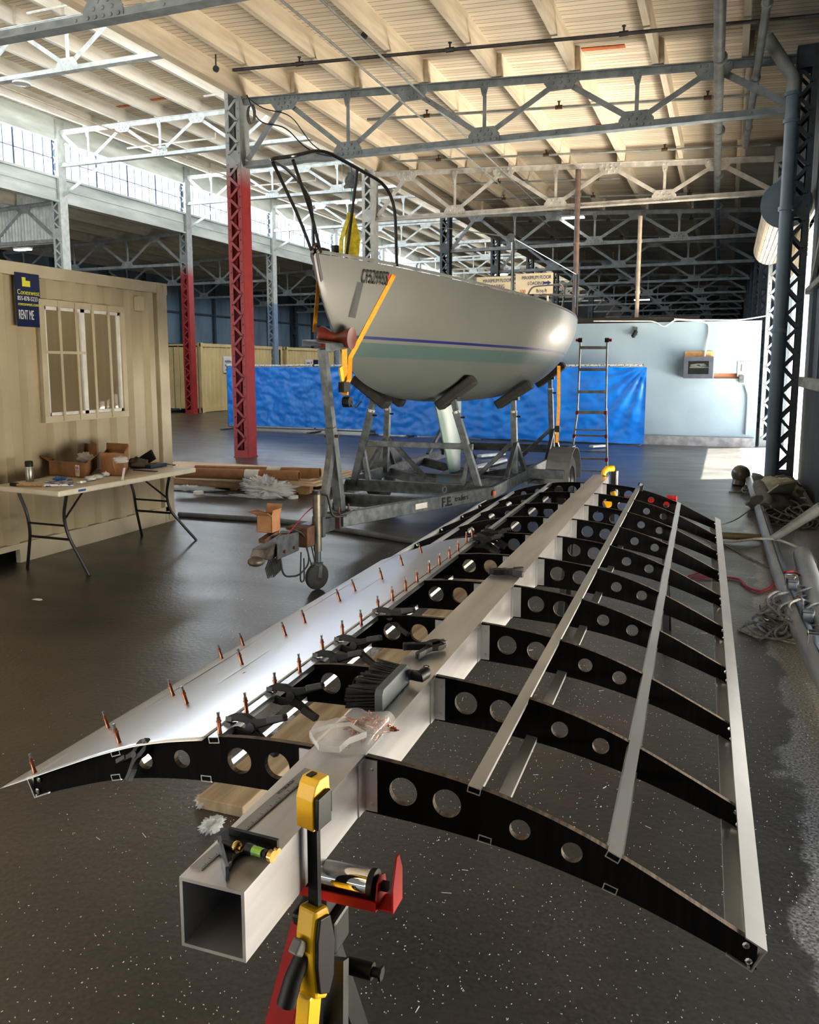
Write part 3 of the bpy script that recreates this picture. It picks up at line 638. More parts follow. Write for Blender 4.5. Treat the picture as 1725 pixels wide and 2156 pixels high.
# combination square
q=[G(400,1828,1.0),G(425,1834,1.0),G(664,1625,1.0),G(642,1619,1.0)]
csq=thing('combination_square','combination square with steel rule and black head lying at the near end of the spar','square',tuple(q[0]))
RUL=PM('satin_steel_rule',(150,150,146),(128,128,126),14,.35,.85); rule=MB().prism(q,(0,0,.0022)).build('rule',RUL,csq)
m=MB(); ux=(q[2]-q[1]).normalized(); ln=(q[2]-q[1]).length; uy=Vector((-ux.y,ux.x,0)); wd=(q[3]-q[2]).length
for k in range(1,96):
    hgt=.008 if k%8==0 else (.005 if k%4==0 else .003); a=q[1]+ux*(ln*k/96)+Vector((0,0,.0023)); m.bar(a,a+uy*hgt,.0006,.0003); 
m.build('graduations',BLK,rule)
text('PITTSBURGH',.0085,q[1]+ux*(ln*.70)+uy*.013+Vector((0,0,.0025)),ux,uy,BLK,rule,ext=.0001)
def hp(x,y,z=1.0): return G(x,y,z)
hb=[hp(463,1772),hp(484,1756.5),hp(586,1782),hp(584,1797),hp(560,1803),hp(528,1800),hp(503,1805),hp(491,1817),hp(488,1830),hp(478,1838)]
m=MB().prism([p+Vector((0,0,.003)) for p in hb],(0,0,.010)); head=m.build('head',BLK,csq,bevel=.001)
MB().bar(hp(484,1757,1.012),hp(586,1783,1.012),.006,.022).build('square_face',BLK,head)
MB().bar(hp(462,1773,1.011),hp(479,1839,1.011),.005,.020).build('mitre_face',PM('ground_steel',(130,142,156),(110,120,134),20,.25,.9),head)
MB().cyl(hp(540,1790,1.02),hp(563,1799,1.02),.0062,14).build('vial_housing',BLK,head,smooth=True); 
vv=MB().cyl(hp(533,1790,1.021),hp(553,1796,1.021),.0066,14).build('spirit_vial',PM('green_vial',(150,205,40),(90,160,60),30,.1),head,smooth=True)
MB().cyl(hp(520,1785,1.02),hp(534,1790,1.02),.0075,14).build('vial_housing',BLK,head,smooth=True)
MB().cyl(hp(470,1774,1.018),hp(496,1783,1.018),.0055,12).build('clamp_bolt',BLK,head,smooth=True)
MB().lathe([(0,0),(.0075,0),(.009,.002),(.009,.006),(.0075,.008),(.004,.008),(.004,.013),(0,.013)],hp(494,1782,1.018),hp(505,1786,1.018)-hp(494,1782,1.018),14).build('brass_nut',BRASS,head,smooth=True)
MB().cyl(hp(568,1801,1.02),hp(576,1804,1.02),.0085,16).build('brass_cap',BRASS,head,smooth=True)
MB().cyl(hp(580,1790,1.012),hp(587,1793,1.012),.005,12).build('brass_cap',BRASS,head,smooth=True)
text('73',.016,G(722,1575,1.0012),G(728,1571,1)-G(718,1583,1),Vector((1,.1,0)),PM('blue_ink',(30,40,110),(40,50,120),5),spar,ext=.0001)
# roller stand under the near end of the spar
def roller_stand(i,label):
    t=thing('roller_stand',label,'stand',tuple(W(-.01,i,0)),WRZ)
    def Q(u,di,z): return W(u,i+di/SP,z)
    MB().lathe([(0,0),(.022,0),(.022,.185),(0,.185)],Q(-.105,0,.8735),WE,28).build('chrome_roller',CHROME,t,smooth=True)
    MB().lathe([(.0,0),(.0225,0),(.0235,.002),(.0235,.01),(.018,.012),(0,.012)],Q(.080,0,.8735),WE,24).build('roller_end_ring',BLK,t,smooth=True)
    m=MB().bar(Q(-.12,0,.845),Q(.10,0,.845),.05,.003); m.bar(Q(-.12,.025,.852),Q(.10,.025,.852),.003,.016); m.bar(Q(-.12,-.025,.852),Q(.10,-.025,.852),.003,.016)
    for u in (-.118,.097): m.prism([Q(u,-.025,.845),Q(u,.025,.845),Q(u,.016,.885),Q(u,0,.892),Q(u,-.016,.885)],WE*.003)
    m.bar(Q(.097,0,.846),Q(.125,0,.846),.04,.003)
    m.prism([Q(.125,-.022,.845),Q(.125,.02,.845),Q(.125,.02,.90),Q(.125,.006,.93),Q(.125,-.004,.93),Q(.125,-.022,.885)],WE*.003)
    m.build('roller_bracket',RED,t)
    MB().box(-.0,.012,-.006,.006,0,.012).build('hex_nut',BLK,t,world=False).location=(.11,0,.868)
    MB().bar(Q(-.01,0,.845),Q(-.01,0,.40),.045,.045,WD).build('post',BLK,t,bevel=.003)
    m=MB().bar(Q(-.05,0,.78),Q(.03,0,.78),.06,.06); m.build('post_collar',BLK,t,bevel=.006)
    MB().bar(Q(-.025,-.02,.80),W(-.16,-.08,.0)if i<2 else Q(-.15,-.3,0),.045,.012,WD).build('leg',RED,t)
    MB().bar(Q(.02,-.02,.74),Q(.13,-.30,.0),.05,.02,WD).build('leg',BLK,t)
    MB().bar(Q(-.01,.02,.74),Q(-.01,.36,.0),.045,.02,WE).build('leg',BLK,t)
    m=MB().cyl(Q(.03,.02,.70),Q(.075,.02,.70),.014,14).cyl(Q(.075,.02,.70),Q(.09,.02,.70),.008,10).cyl(Q(.088,.02,.70),Q(.092,.02,.70),.012,6); m.build('lock_knob',BLK,t,smooth=True)
    return t
roller_stand(.6,'red and black roller stand with a chrome roller under the near end of the spar')
# trigger bar clamps holding the spar to the stands
def bar_clamp(P,ax,bx,label):
    """P top of the bar; ax reaches over the work, bx across"""
    t=thing('trigger_bar_clamp',label,'clamp',tuple(P)); ax=Vector(ax).normalized(); bx=Vector(bx).normalized(); Z=Vector((0,0,1))
    def q(a,b,z): return P+ax*a+bx*b+Z*z
    prof=[(.020,-.028),(.020,.020),(.012,.040),(.004,.048),(-.016,.048),(-.019,.046),(-.021,-.022),(-.016,-.028)]
    j=MB().prism([q(a,-.017,z) for a,z in prof],bx*.034).build('jaw',YEL,t,bevel=.004)
    MB().prism([q(-.021,-.014,-.02),q(-.021,-.014,.03),q(-.028,-.012,.02),q(-.028,-.012,-.018)],bx*.026).build('jaw_back',BLK,j,bevel=.002)
    MB().prism([q(.018,.017,-.026),q(.016,.017,.024),q(-.014,.017,.03),q(-.014,.017,-.022)],bx*.008).build('side_plate',BLK,j,bevel=.002)
    MB().box(0,0,0,0,0,0)
    MB().bar(q(.004,-.005,.0485),q(-.010,-.005,.0485),.010,.003).build('badge',BLK,j)
    MB().bar(q(0,0,-.02),q(0,0,-.40),.008,.020,bx).build('bar',PM('black_oxide_bar',(14,14,15),(26,26,28),30,.35,.6),t)
    prof=[(-.012,-.165),(.018,-.16),(.026,-.20),(.028,-.25),(.022,-.305),(-.005,-.32),(-.02,-.29),(-.024,-.22)]
    bd=MB().prism([q(a,-.018,z) for a,z in prof],bx*.036).build('trigger_body',YEL,t,bevel=.005)
    MB().prism([q(a*.8,.018,-.24+(z+.24)*.85) for a,z in prof],bx*.006).build('side_plate',BLK,bd,bevel=.002)
    MB().bar(q(.03,-.002,-.205),q(.045,-.002,-.222),.018,.02).build('release_lever',PM('grey_lever',(120,118,112),(96,94,90),10,.5),bd,bevel=.003)
    MB().tube([q(.024,-.004,-.235),q(.045,-.006,-.262),q(.058,-.01,-.30)],[.013,.014,.015],12).build('trigger_grip',BLK,bd,smooth=True)
    MB().prism([q(.0,-.013,-.30),q(.03,-.013,-.30),q(.045,-.014,-.42),q(.018,-.014,-.43)],bx*.026).build('handle',YEL,t,bevel=.004)
    return t
u,z=onrib(.42,659,1725); bar_clamp(W(u+.001,.42,z+.022),(-.25,-1,0),(1,-.25,0),'yellow and black trigger bar clamp standing upright at the near end of the spar')
# far support: red sawhorse-like stand with a yellow clamp
t=thing('red_stand','red steel work stand under the far end of the wing frame','stand',tuple(W(.1,10.5,0)),WRZ)
MB().bar(W(-.25,10.5,.875),W(.43,10.5,.875),.07,.035).bar(W(.40,10.5,.875),W(.40,10.5,.915),.06,.02).build('top_rail',RED,t,bevel=.003)
for a,b in ((-.2,-.45),(-.2,.45),(.36,-.45),(.36,.45)): MB().bar(W(a,10.5,.86),W(a+(.05 if a>0 else -.05),10.5+b,0),.035,.035,WE).build('leg',BLK,t)
MB().bar(W(.0,10.35,.86),W(.08,10.35,.90),.05,.08).build('clamp_block',YEL,t,bevel=.006)
t=thing('bar_clamp','yellow curved clamp jaw gripping the far end of the spar','clamp',tuple(W(.02,10.85,1.0)),WRZ)
m=MB().tube([W(-.03,10.8,1.006),W(-.026,10.82,1.03),W(-.01,10.85,1.048),W(.03,10.9,1.05)],[.016,.018,.02,.021],10); m.build('jaw',YEL,t,smooth=True)
MB().bar(W(.03,10.9,1.05),W(.03,10.9,.70),.03,.012).build('bar',BLK,t); MB().bar(W(.045,10.95,1.03),W(.045,10.95,.75),.02,.03).build('bar_cover',WHT,t)
# aluminium swarf all over the floor around the frame
m=MB()
for k in range(7000):
    x=random.gauss(-.6,.95); y=1.2+6.5*random.random()**1.5; 
    if x>.5 or x<-4: continue
    a=random.uniform(0,PI); l=random.choice((.002,.002,.003,.003,.004,.005)) if random.random()<.99 else random.uniform(.02,.04); c=Vector((x,y,.002)); d=Vector((math.cos(a),math.sin(a),0))*l/2
    m.bar(c-d,c+d,.0018,.0016)
tag(m.build('metal_shavings',PM('bright_swarf',(240,240,236),(215,215,210),60,.5,.2)),'bright aluminium shavings scattered over the dark floor around the wing frame','shavings',kind='stuff')
# timber sleepers and crumpled film under the frame
WOOD=PM('weathered_plank',(150,128,98),(92,74,56),2.4,.85,0,.3,9,(7,.8,3),lo=.3,hi=.72,dist=.6)
def plank(pa,pb,wd,th,label,z=0,name='timber_plank',mat=WOOD):
    pa=Vector(pa); pb=Vector(pb); pa.z=pb.z=z+th/2; o=MB().bar(pa,pb,wd,th).build(name,mat,None,bevel=.004); return tag(o,label,'plank')
BZ=.42
# ---------------- the sailboat ----------------
BX=-2.95
def cr(tb,v):
    """smooth (Catmull-Rom) lookup"""
    n=len(tb)
    if v<=tb[0][0]: return tb[0][1]
    if v>=tb[-1][0]: return tb[-1][1]
    i=max(k for k in range(n-1) if tb[k][0]<=v); p1,p2=tb[i],tb[i+1]; p0=tb[i-1] if i else p1; p3=tb[i+2] if i+2<n else p2
    h=p2[0]-p1[0]; t=(v-p1[0])/h; m1=(p2[1]-p0[1])/(p2[0]-p0[0])*h if p2[0]!=p0[0] else 0; m2=(p3[1]-p1[1])/(p3[0]-p1[0])*h if p3[0]!=p1[0] else 0
    return (2*t**3-3*t*t+1)*p1[1]+(t**3-2*t*t+t)*m1+(-2*t**3+3*t*t)*p2[1]+(t**3-t*t)*m2
BW=[(5.68,.012),(5.9,.13),(6.2,.27),(6.8,.56),(7.5,.86),(8.2,1.08),(8.8,1.22),(9.3,1.285),(9.8,1.28),(10.6,1.165),(11.5,1.0),(12.3,.86)]
SH=[(5.68,2.55),(6.2,2.53),(6.8,2.486),(7.5,2.43),(8.2,2.385),(8.8,2.34),(9.3,2.305),(9.8,2.28),(10.6,2.27),(12.3,2.30)]
KL=[(5.68,2.53),(5.76,2.32),(5.9,2.12),(6.09,1.9),(6.29,1.71),(6.53,1.58),(6.95,1.47),(7.5,1.39),(8.3,1.335),(9,1.32),(9.8,1.34),(10.6,1.42),(11.5,1.58),(12.3,1.80)]
def hullp(Y,s):
    """s 0 keel .. 1 sheer -> half breadth, z"""
    b=cr(BW,Y); z0=cr(KL,Y); z1=cr(SH,Y); v=max(0,min(1,(Y-5.9)/2.6)); fl=max(0,min(1,(Y-5.7)/2.6))
    a=s*PI/2; p=.95-.25*v
    xe=math.sin(a)**(p); ze=1-math.cos(a)**(1.0+.25*v)
    xv=s**.80; zv=s                                        # V section near the bow
    x=b*(xv*(1-v)+xe*v); z=z0+(z1-z0)*(zv*(1-v)+ze*v); return x,z
def hb(Y,z):
    lo,hi=0,1
    for _ in range(22):
        m=(lo+hi)/2
        if hullp(Y,m)[1]<z: lo=m
        else: hi=m
    return hullp(Y,lo)[0]
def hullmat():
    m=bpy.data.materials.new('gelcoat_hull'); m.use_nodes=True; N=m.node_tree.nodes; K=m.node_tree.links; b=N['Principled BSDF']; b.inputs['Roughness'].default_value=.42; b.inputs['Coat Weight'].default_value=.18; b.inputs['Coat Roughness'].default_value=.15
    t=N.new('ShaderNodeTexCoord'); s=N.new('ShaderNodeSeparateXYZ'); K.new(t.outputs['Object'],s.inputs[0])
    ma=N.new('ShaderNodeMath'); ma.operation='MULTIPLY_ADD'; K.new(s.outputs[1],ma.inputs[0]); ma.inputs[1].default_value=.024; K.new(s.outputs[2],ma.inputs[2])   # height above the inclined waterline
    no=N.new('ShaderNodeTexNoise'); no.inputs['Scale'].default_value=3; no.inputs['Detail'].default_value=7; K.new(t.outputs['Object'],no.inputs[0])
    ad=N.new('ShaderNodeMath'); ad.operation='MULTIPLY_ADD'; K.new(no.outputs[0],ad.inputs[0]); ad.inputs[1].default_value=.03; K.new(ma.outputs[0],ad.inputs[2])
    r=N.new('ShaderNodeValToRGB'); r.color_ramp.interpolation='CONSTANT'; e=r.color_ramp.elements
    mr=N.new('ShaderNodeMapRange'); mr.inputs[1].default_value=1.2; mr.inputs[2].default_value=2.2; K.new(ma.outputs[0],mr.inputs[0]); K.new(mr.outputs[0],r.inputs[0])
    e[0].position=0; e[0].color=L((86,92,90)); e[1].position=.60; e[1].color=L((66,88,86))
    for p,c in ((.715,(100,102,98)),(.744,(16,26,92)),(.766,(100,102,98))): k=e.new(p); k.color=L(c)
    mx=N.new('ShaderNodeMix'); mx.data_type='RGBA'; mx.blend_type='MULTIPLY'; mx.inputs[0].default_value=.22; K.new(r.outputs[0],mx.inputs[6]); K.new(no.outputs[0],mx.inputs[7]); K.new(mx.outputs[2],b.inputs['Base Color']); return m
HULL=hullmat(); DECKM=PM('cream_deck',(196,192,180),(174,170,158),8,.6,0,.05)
boat=thing('sailboat','white sailboat with blue waterline stripe and registration lettering standing on a galvanised trailer','sailboat',(BX,5.7,0))
NS=60; NY=70; Ys=[5.68+(12.3-5.68)*(k/NY)**1.25 for k in range(NY+1)]
def hullf(a,b):
    Y=Ys[min(NY,int(round(b*NY)))]; s=a*2-1; x,z=hullp(Y,abs(s)); return Vector((BX+(x if s>0 else -x),Y,z))
h=MB().grid(hullf,NS,NY)
base=NY*(NS+1); h.add([h.v[base+i].copy() for i in range(NS+1)],[list(range(NS+1))])
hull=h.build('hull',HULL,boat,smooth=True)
def deckf(a,b):
    Y=5.72+(12.3-5.72)*b; x=cr(BW,Y)*(a*2-1)*.995; return Vector((BX+x,Y,cr(SH,Y)+.05*(1-(a*2-1)**2)*min(1,cr(BW,Y)*1.2)-.002))
MB().grid(deckf,12,40).build('deck',DECKM,boat,smooth=2)
for s in (1,-1): MB().tube([(BX+s*cr(BW,y)*.99,y,cr(SH,y)+.018) for y in [5.7+.22*k for k in range(31)]],.014,6).build('toe_rail',PM('grey_toe_rail',(150,152,150),(130,132,130),9,.4,.3),boat)
# low cabin and cockpit coaming
def cab(a,b):
    Y=7.6+3.0*b; w=.30+.30*min(1,b*2.2); u=a*2-1; z=cr(SH,Y)+.04+.14*min(1,b*4)*(1-abs(u)**6); return Vector((BX+w*u,Y,z))
MB().grid(cab,16,20).build('cabin',DECKM,boat,smooth=2)
# keel fin
def fin(a,b):
    z=1.42-.94*b; le=8.42+.62*b; te=9.44-.02*b; c=te-le; th=.075-.02*b; t=a*2*PI; x=(1-math.cos(t))/2; y=math.sin(t)*(1-x*.6)*th
    return Vector((BX+y,le+c*x,z))
k=MB().grid(fin,32,10); k.add([k.v[10*33+i].copy() for i in range(32)],[list(range(32))]); k.build('keel',PM('pale_green_keel_paint',(168,190,186),(140,166,164),2,.4),boat,smooth=True)
# pulpit
TUBEM=PM('dark_stainless',(88,86,84),(64,62,60),5,.25,.9)
def arc(pts,n=6):
    out=[]; P=[Vector(p) for p in pts]
    for i in range(len(P)):
        if i in (0,len(P)-1): out.append(P[i]); continue
        a=P[i-1]; b=P[i]; c=P[i+1]; r=min((a-b).length,(c-b).length)*.42; p=b+(a-b).normalized()*r; q=b+(c-b).normalized()*r
        for k in range(n+1): t=k/n; out.append((1-t)**2*p+2*t*(1-t)*b+t*t*q)
    return out
pu=MB().tube(arc([(-2.57,6.42,2.52),(-2.58,6.40,3.13),(-2.80,5.55,3.26),(-2.86,5.22,3.14),(-3.04,5.22,3.14),(-3.20,5.75,3.2),(-3.33,6.40,3.13),(-3.33,6.42,2.52)]),.0135,8)
pu.tube(arc([(-2.87,5.24,3.12),(-2.89,5.55,2.80),(-2.91,5.72,2.56)],4),.0125,8).tube(arc([(-3.03,5.24,3.12),(-3.0,5.55,2.80),(-2.98,5.72,2.56)],4),.0125,8)
pu.tube([(-2.82,5.98,2.53),(-2.705,5.95,3.195)],.0125,8)
pu.build('pulpit',TUBEM,boat,smooth=True)
m=MB().ball((-2.95,5.72,2.6),.035).box(-3.0,-2.9,5.74,5.86,2.55,2.60).cyl((-2.9,5.95,2.56),(-2.9,5.95,2.64),.03); m.build('bow_fitting',TUBEM,boat,smooth=True)
# stern rail and gin pole
p=GX(1082,612,BX+1.0); st=MB(); bx_,by_=BX+.98,7.93
gp=thing('gin_pole','polished metal pole standing on the sailboat side deck with a pulley at its top','pole',(bx_,by_,2.40))
zt=GY(1081,505,by_).z; MB().cyl((bx_,by_,2.38),(bx_,by_,zt),.016,12).build('pole',CHROME,gp,smooth=True); MB().cyl((bx_-.02,by_-.025,zt+.02),(bx_-.02,by_+.025,zt+.02),.04,14).build('pulley',GALV,gp)
zs=GY(1215,578,10.0).z; X9=GY(1215,578,10.0).x
m=MB().tube([(X9,10.0,2.28),(X9,10.0,zs)],.014,8).tube(arc([(X9-.02,10.0,zs-.25),(X9-.5,10.1,zs-.2),(X9-.55,10.1,2.3)]),.012,8); m.build('stern_rail',CHROME,boat,smooth=True); MB().tube(arc([(X9-.3,10.6,2.3),(X9-.25,10.7,2.75),(X9-.9,11.4,2.8),(X9-.95,11.4,2.3)]),.012,8).build('stern_rail',CHROME,boat,smooth=True)
tag(MB().tube([(bx_,by_,zt+.02),(X9,10.0,zs)],.006,6).build('wire_stay',CHROME,None),'bright wire stay running from the pole top down to the stern rail','wire')
tag(MB().tube([(bx_,by_,zt+.02),GX(925,478,XB+.3)],.008,6).build('guy_line',GREYC,None),'pale line running from the pole top up to the column row','rope')
tag(MB().cyl((BX+.62,8.3,2.42),(BX+.62,8.3,2.50),.05,14).cyl((BX+.62,8.3,2.5),(BX+.62,8.3,2.52),.035,14).build('deck_winch',BLK,None,smooth=True),'black winch on the sailboat deck before the floor loading sign','winch')
# marks on the hull side
def hit(x,y):
    r=ray(x,y); t=4.5
    while t<14:
        q=C0+r*t
        if 5.68<q.y<12.3 and cr(KL,q.y)-.02<q.z<=cr(SH,q.y)+.03 and abs(q.x-BX)<=hb(q.y,min(q.z,cr(SH,q.y)-.001)): return q
        t+=.004
    return None
def hnorm(q):
    e=.02; g=lambda Y,z: BX+hb(Y,z); dy=(g(q.y+e,q.z)-g(q.y-e,q.z))/(2*e); dz=(g(q.y,q.z+e)-g(q.y,q.z-e))/(2*e); return Vector((1,-dy,-dz)).normalized()
def decal(name,quad,mat,off=.003,n=6,parent=None):
    a,b,c,d=quad; vs=[]
    for j in range(n+1):
        for i in range(n+1):
            u=i/n; v=j/n; x=(a[0]*(1-u)+b[0]*u)*(1-v)+(d[0]*(1-u)+c[0]*u)*v; y=(a[1]*(1-u)+b[1]*u)*(1-v)+(d[1]*(1-u)+c[1]*u)*v
            q=hit(x,y)
            if q is None: q=vs[-1] if vs else Vector((0,0,0))
            else: q=q+hnorm(q)*off
            vs.append(q)
    return MB().add(vs,[(j*(n+1)+i,j*(n+1)+i+1,(j+1)*(n+1)+i+1,(j+1)*(n+1)+i) for j in range(n) for i in range(n)]).build(name,mat,parent if parent is not None else hull,smooth=2)
decal('hull_patch',((752,593),(765.5,595),(748,670),(733,667)),PM('charcoal_decal',(42,46,50),(34,38,42),9,.5))
decal('bow_guard',((665,533),(669,531),(680,588),(675,594)),PM('charcoal_decal',(42,46,50)),.006)
a=hit(758,594); b_=hit(816,600); c=hit(760,566)
if a and b_: text('CF5299SS',.150,a+hnorm(a)*.014,b_-a,c-a,BLK,hull,ext=.0015,sp=1.2,sxy=(.39,1),bold=.0022)
sk_=decal('registration_sticker',((817,578),(825,580),(821,599),(813,597)),PM('red_sticker',(190,30,40),(170,24,34),40,.4),.004,3)
# ---------------- the trailer ----------------
tr=thing('boat_trailer','galvanised boat trailer with swinging jack wheel and black screw pads under the sailboat','trailer',(-2.95,8.0,0))
XR,XL=-2.13,-3.77; ZF=.46
m=MB()
def beam(name,p,q,w=.06,h=.12,mat=GALV): return MB().bar(p,q,w,h).build(name,mat,tr,bevel=.004)
for x in (XR,XL): beam('side_rail',(x,7.85,ZF),(x,12.6,ZF))
beam('front_crossmember',(XL,7.88,ZF),(XR,7.88,ZF)); beam('crossmember',(XL+.42,6.95,ZF),(XR-.42,6.95,ZF)); beam('rear_crossmember',(XL,12.5,ZF),(XR,12.5,ZF))
tgr=beam('tongue_beam',(XR,7.87,ZF),(-2.90,6.0,ZF)); beam('tongue_beam',(XL,7.87,ZF),(-3.0,6.0,ZF)); beam('tongue_diagonal',(-3.33,6.95,ZF),(-3.05,6.3,ZF),.05,.1)
for y in (9.15,10.35):
    for s in (1,-1): beam('v_crossmember',(BX+s*.83,y,ZF-.02),(BX+s*.12,y,.30),.07,.11)
    beam('keel_cradle',(BX-.2,y,.30),(BX+.2,y,.30),.09,.08)
beam('keel_beam',(BX,8.9,.34),(BX,10.5,.34),.14,.06)
MB().box(BX-.14,BX+.14,8.95,9.5,.37,.47).build('keel_block',PM('blue_edged_timber',(70,104,130),(110,96,76),12,.7),tr)
d=(Vector((XR,7.87,ZF))-Vector((-2.90,6.0,ZF))).normalized(); n_=Vector((d.y,-d.x,0)); pt=Vector((-2.90,6.0,ZF))+d*1.22+n_*.034
text('F.E.',.12,pt+Vector((0,0,-.045)),d,(0,0,1),BLK,tgr,ext=.001,sxy=(.9,1),bold=.003); text('trailers',.07,pt+d*.19+Vector((0,0,-.015)),d,(0,0,1),BLK,tgr,ext=.001)
MB().bar(pt-d*.36,pt-d*.2,.003,.05).build('reflector_strip',PM('silver_label',(190,190,186),(170,170,166),9,.5),tgr)
MB().bar(Vector((XR+.035,7.80,ZF)),Vector((XR+.035,7.86,ZF)),.015,.05).build('amber_marker',PM('amber_lens',(190,80,30),(160,60,20),9,.3),tgr)
m=MB().tube([pt-Vector((0,0,-.06))+d*.07+n_*-.03+Vector((0,0,.045))+Vector((0,math.cos(t)*.0,0))+d*(.028*math.sin(t))+Vector((0,0,.028*math.cos(t))) for t in [2*PI*k/12 for k in range(13)]],.006,6).build('lifting_eye',GALV,tgr)
# front of the tongue
beam('tongue',(-2.93,6.35,ZF-.01),(-2.97,5.20,ZF-.01),.09,.11)
for y in (5.9,6.08): MB().box(-3.02,-2.86,y-.01,y+.01,.40,.535).cyl((-2.87,y,.53),(-2.87,y,.58),.008,6).cyl((-3.01,y,.53),(-3.01,y,.58),.008,6).build('u_bolt',RUST,tr)
MB().box(-3.04,-2.84,5.83,6.14,.505,.525).build('clamp_plate',GALV,tr)
# coupler
cp=G(560,1150,.40); c=MB(); cy=4.86; 
c.prism([(-3.02,5.30,.36),(-3.03,4.90,.36),(-3.01,4.78,.40),(-2.99,4.78,.46),(-3.0,5.30,.50)],(.10,0,0)); 
cpl=c.build('coupler',PM('worn_coupler_steel',(110,104,96),(76,70,64),16,.5,.7),tr,bevel=.006)
MB().ball((-2.96,4.78,.375),.06,14,(1,1.1,.6)).build('ball_socket',PM('worn_coupler_steel',(110,104,96)),cpl,smooth=True)
MB().prism([(-2.885,4.93,.36),(-2.885,5.24,.36),(-2.885,5.24,.50),(-2.885,4.93,.52)],(.006,0,0)).build('side_plate',GALV,cpl)
MB().bar((-2.96,4.86,.50),(-2.96,5.06,.53),.05,.03).build('latch_handle',RUST,cpl)
for y in (5.02,5.16): MB().cyl((-2.88,y,.40),(-2.862,y,.40),.013,6).build('hitch_bolt',RUST,cpl)
MB().box(-3.02,-2.84,5.30,5.42,.37,.52).build('rusty_coupling_block',RUST,tr,bevel=.004)
# dangling cables
m=MB()
for k in range(6):
    x=-2.93-.02*k*.5; y=4.9+.035*k; m.tube([(x,y,.36),(x-.02,y-.015,.30),(x,y-.02,.235),(x+.03,y+.01,.24),(x+.025,y+.02,.31),(x,y+.03,.34)],.006,6)
m.tube(arc([(-2.9,5.0,.38),(-2.88,5.0,.22),(-2.86,5.2,.18),(-2.84,5.34,.25),(-2.87,5.3,.48),(-2.92,5.2,.53)]),.007,6).tube(arc([(-2.84,5.2,.36),(-2.84,5.18,.14),(-2.86,5.28,.12),(-2.85,5.26,.30)]),.006,6).tube(arc([(-2.86,5.3,.4),(-2.83,5.36,.2),(-2.84,5.42,.22),(-2.85,5.34,.48)]),.005,6)
tag(m.build('safety_cables',RUB,tr)); 
tag(MB().tube(arc([(-2.9,5.1,.50),(-2.9,5.25,.56),(-2.95,5.5,.60),(-2.9,5.6,.66)]),.004,6).build('red_wire',RED,tr))
# jack
jk=MB().cyl((-2.87,5.52,.30),(-2.87,5.52,.74),.032,16).build('jack_tube',PM('dull_jack_steel',(112,108,96),(84,80,70),10,.45,.7),tr,smooth=True)
MB().cyl((-2.87,5.52,.74),(-2.87,5.52,.77),.036,16).build('jack_cap',BLK,jk,smooth=True); MB().cyl((-2.87,5.52,.18),(-2.87,5.52,.31),.026,14).build('inner_tube',BRASS if 0 else GALV,jk,smooth=True)
MB().tube(arc([(-2.85,5.54,.74),(-2.81,5.58,.73),(-2.79,5.62,.55),(-2.72,5.72,.55)]),.009,8).build('crank_handle',BLK,jk,smooth=True)
MB().cyl((-2.87,5.55,.60),(-2.90,5.62,.60),.05,14).box(-2.93,-2.84,5.55,5.60,.40,.56).build('jack_bracket',GALV,jk)
wh=MB().lathe([(.03,-.026),(.085,-.026),(.10,-.016),(.104,0),(.10,.016),(.085,.026),(.03,.026)],(-2.87,5.50,.104),(1,-.5,0),26).build('jack_wheel',RUB,tr,smooth=True)
MB().lathe([(0,-.022),(.07,-.020),(.07,.020),(0,.022)],(-2.87,5.50,.104),(1,-.5,0),20).build('wheel_hub',BLK,wh)
for s in (1,-1): MB().bar((-2.87+s*.034,5.50,.20),(-2.87+s*.034,5.485,.10),.006,.03,(1,0,0)).build('fork',GALV,wh)
MB().box(-2.91,-2.83,5.47,5.53,.195,.215).build('fork_crown',GALV,wh)
# bow post with roller
ps=MB().bar((-2.93,6.05,.52),(-2.95,5.93,1.22),.075,.075,(0,1,0)).build('bow_post',GALV,tr,bevel=.004); MB().bar((-2.95,5.945,1.20),(-2.965,5.84,1.84),.062,.062,(0,1,0)).build('post_extension',GALV,ps)
MB().bar((-2.93,5.72,.53),(-2.95,5.95,1.08),.05,.06,(0,1,0)).build('post_brace',GALV,tr); MB().cyl((-3.0,5.93,1.15),(-2.88,5.93,1.15),.013,8).build('post_bolt',RUST,ps)
m=MB().prism([(-3.06,5.68,1.905),(-2.86,5.68,1.875),(-2.86,6.06,1.885),(-3.06,6.06,1.915)],(0,0,.006)).prism([(-2.86,5.68,1.875),(-2.86,6.06,1.885),(-2.86,6.06,1.845),(-2.86,5.68,1.82)],(.006,0,0)).prism([(-3.06,5.68,1.905),(-3.06,6.06,1.915),(-3.06,6.06,1.875),(-3.06,5.68,1.86)],(.006,0,0)); m.build('post_arm',GALV,tr)
ro=MB().lathe([(0,-.13),(.03,-.13),(.088,-.135),(.085,-.115),(.05,-.05),(.035,-.012),(.035,.012),(.05,.05),(.085,.115),(.088,.135),(.03,.13),(0,.13)],(-2.94,6.04,1.935),(1,.0,-.06),26).build('bow_roller',PM('amber_rubber',(112,40,20),(86,28,14),9,.3),tr,smooth=True)
wn_=MB().cyl((-2.90,6.08,1.42),(-2.84,6.08,1.42),.045,14).box(-2.91,-2.86,6.0,6.12,1.50,1.58).tube(arc([(-2.85,6.08,1.42),(-2.82,6.12,1.36),(-2.80,6.2,1.42)]),.006,6).build('winch',BLK,tr)
MB().bar((-2.90,6.10,1.48),(-2.90,6.02,1.70),.05,.012,(1,0,0)).build('winch_strap_tail',YEL,tr)
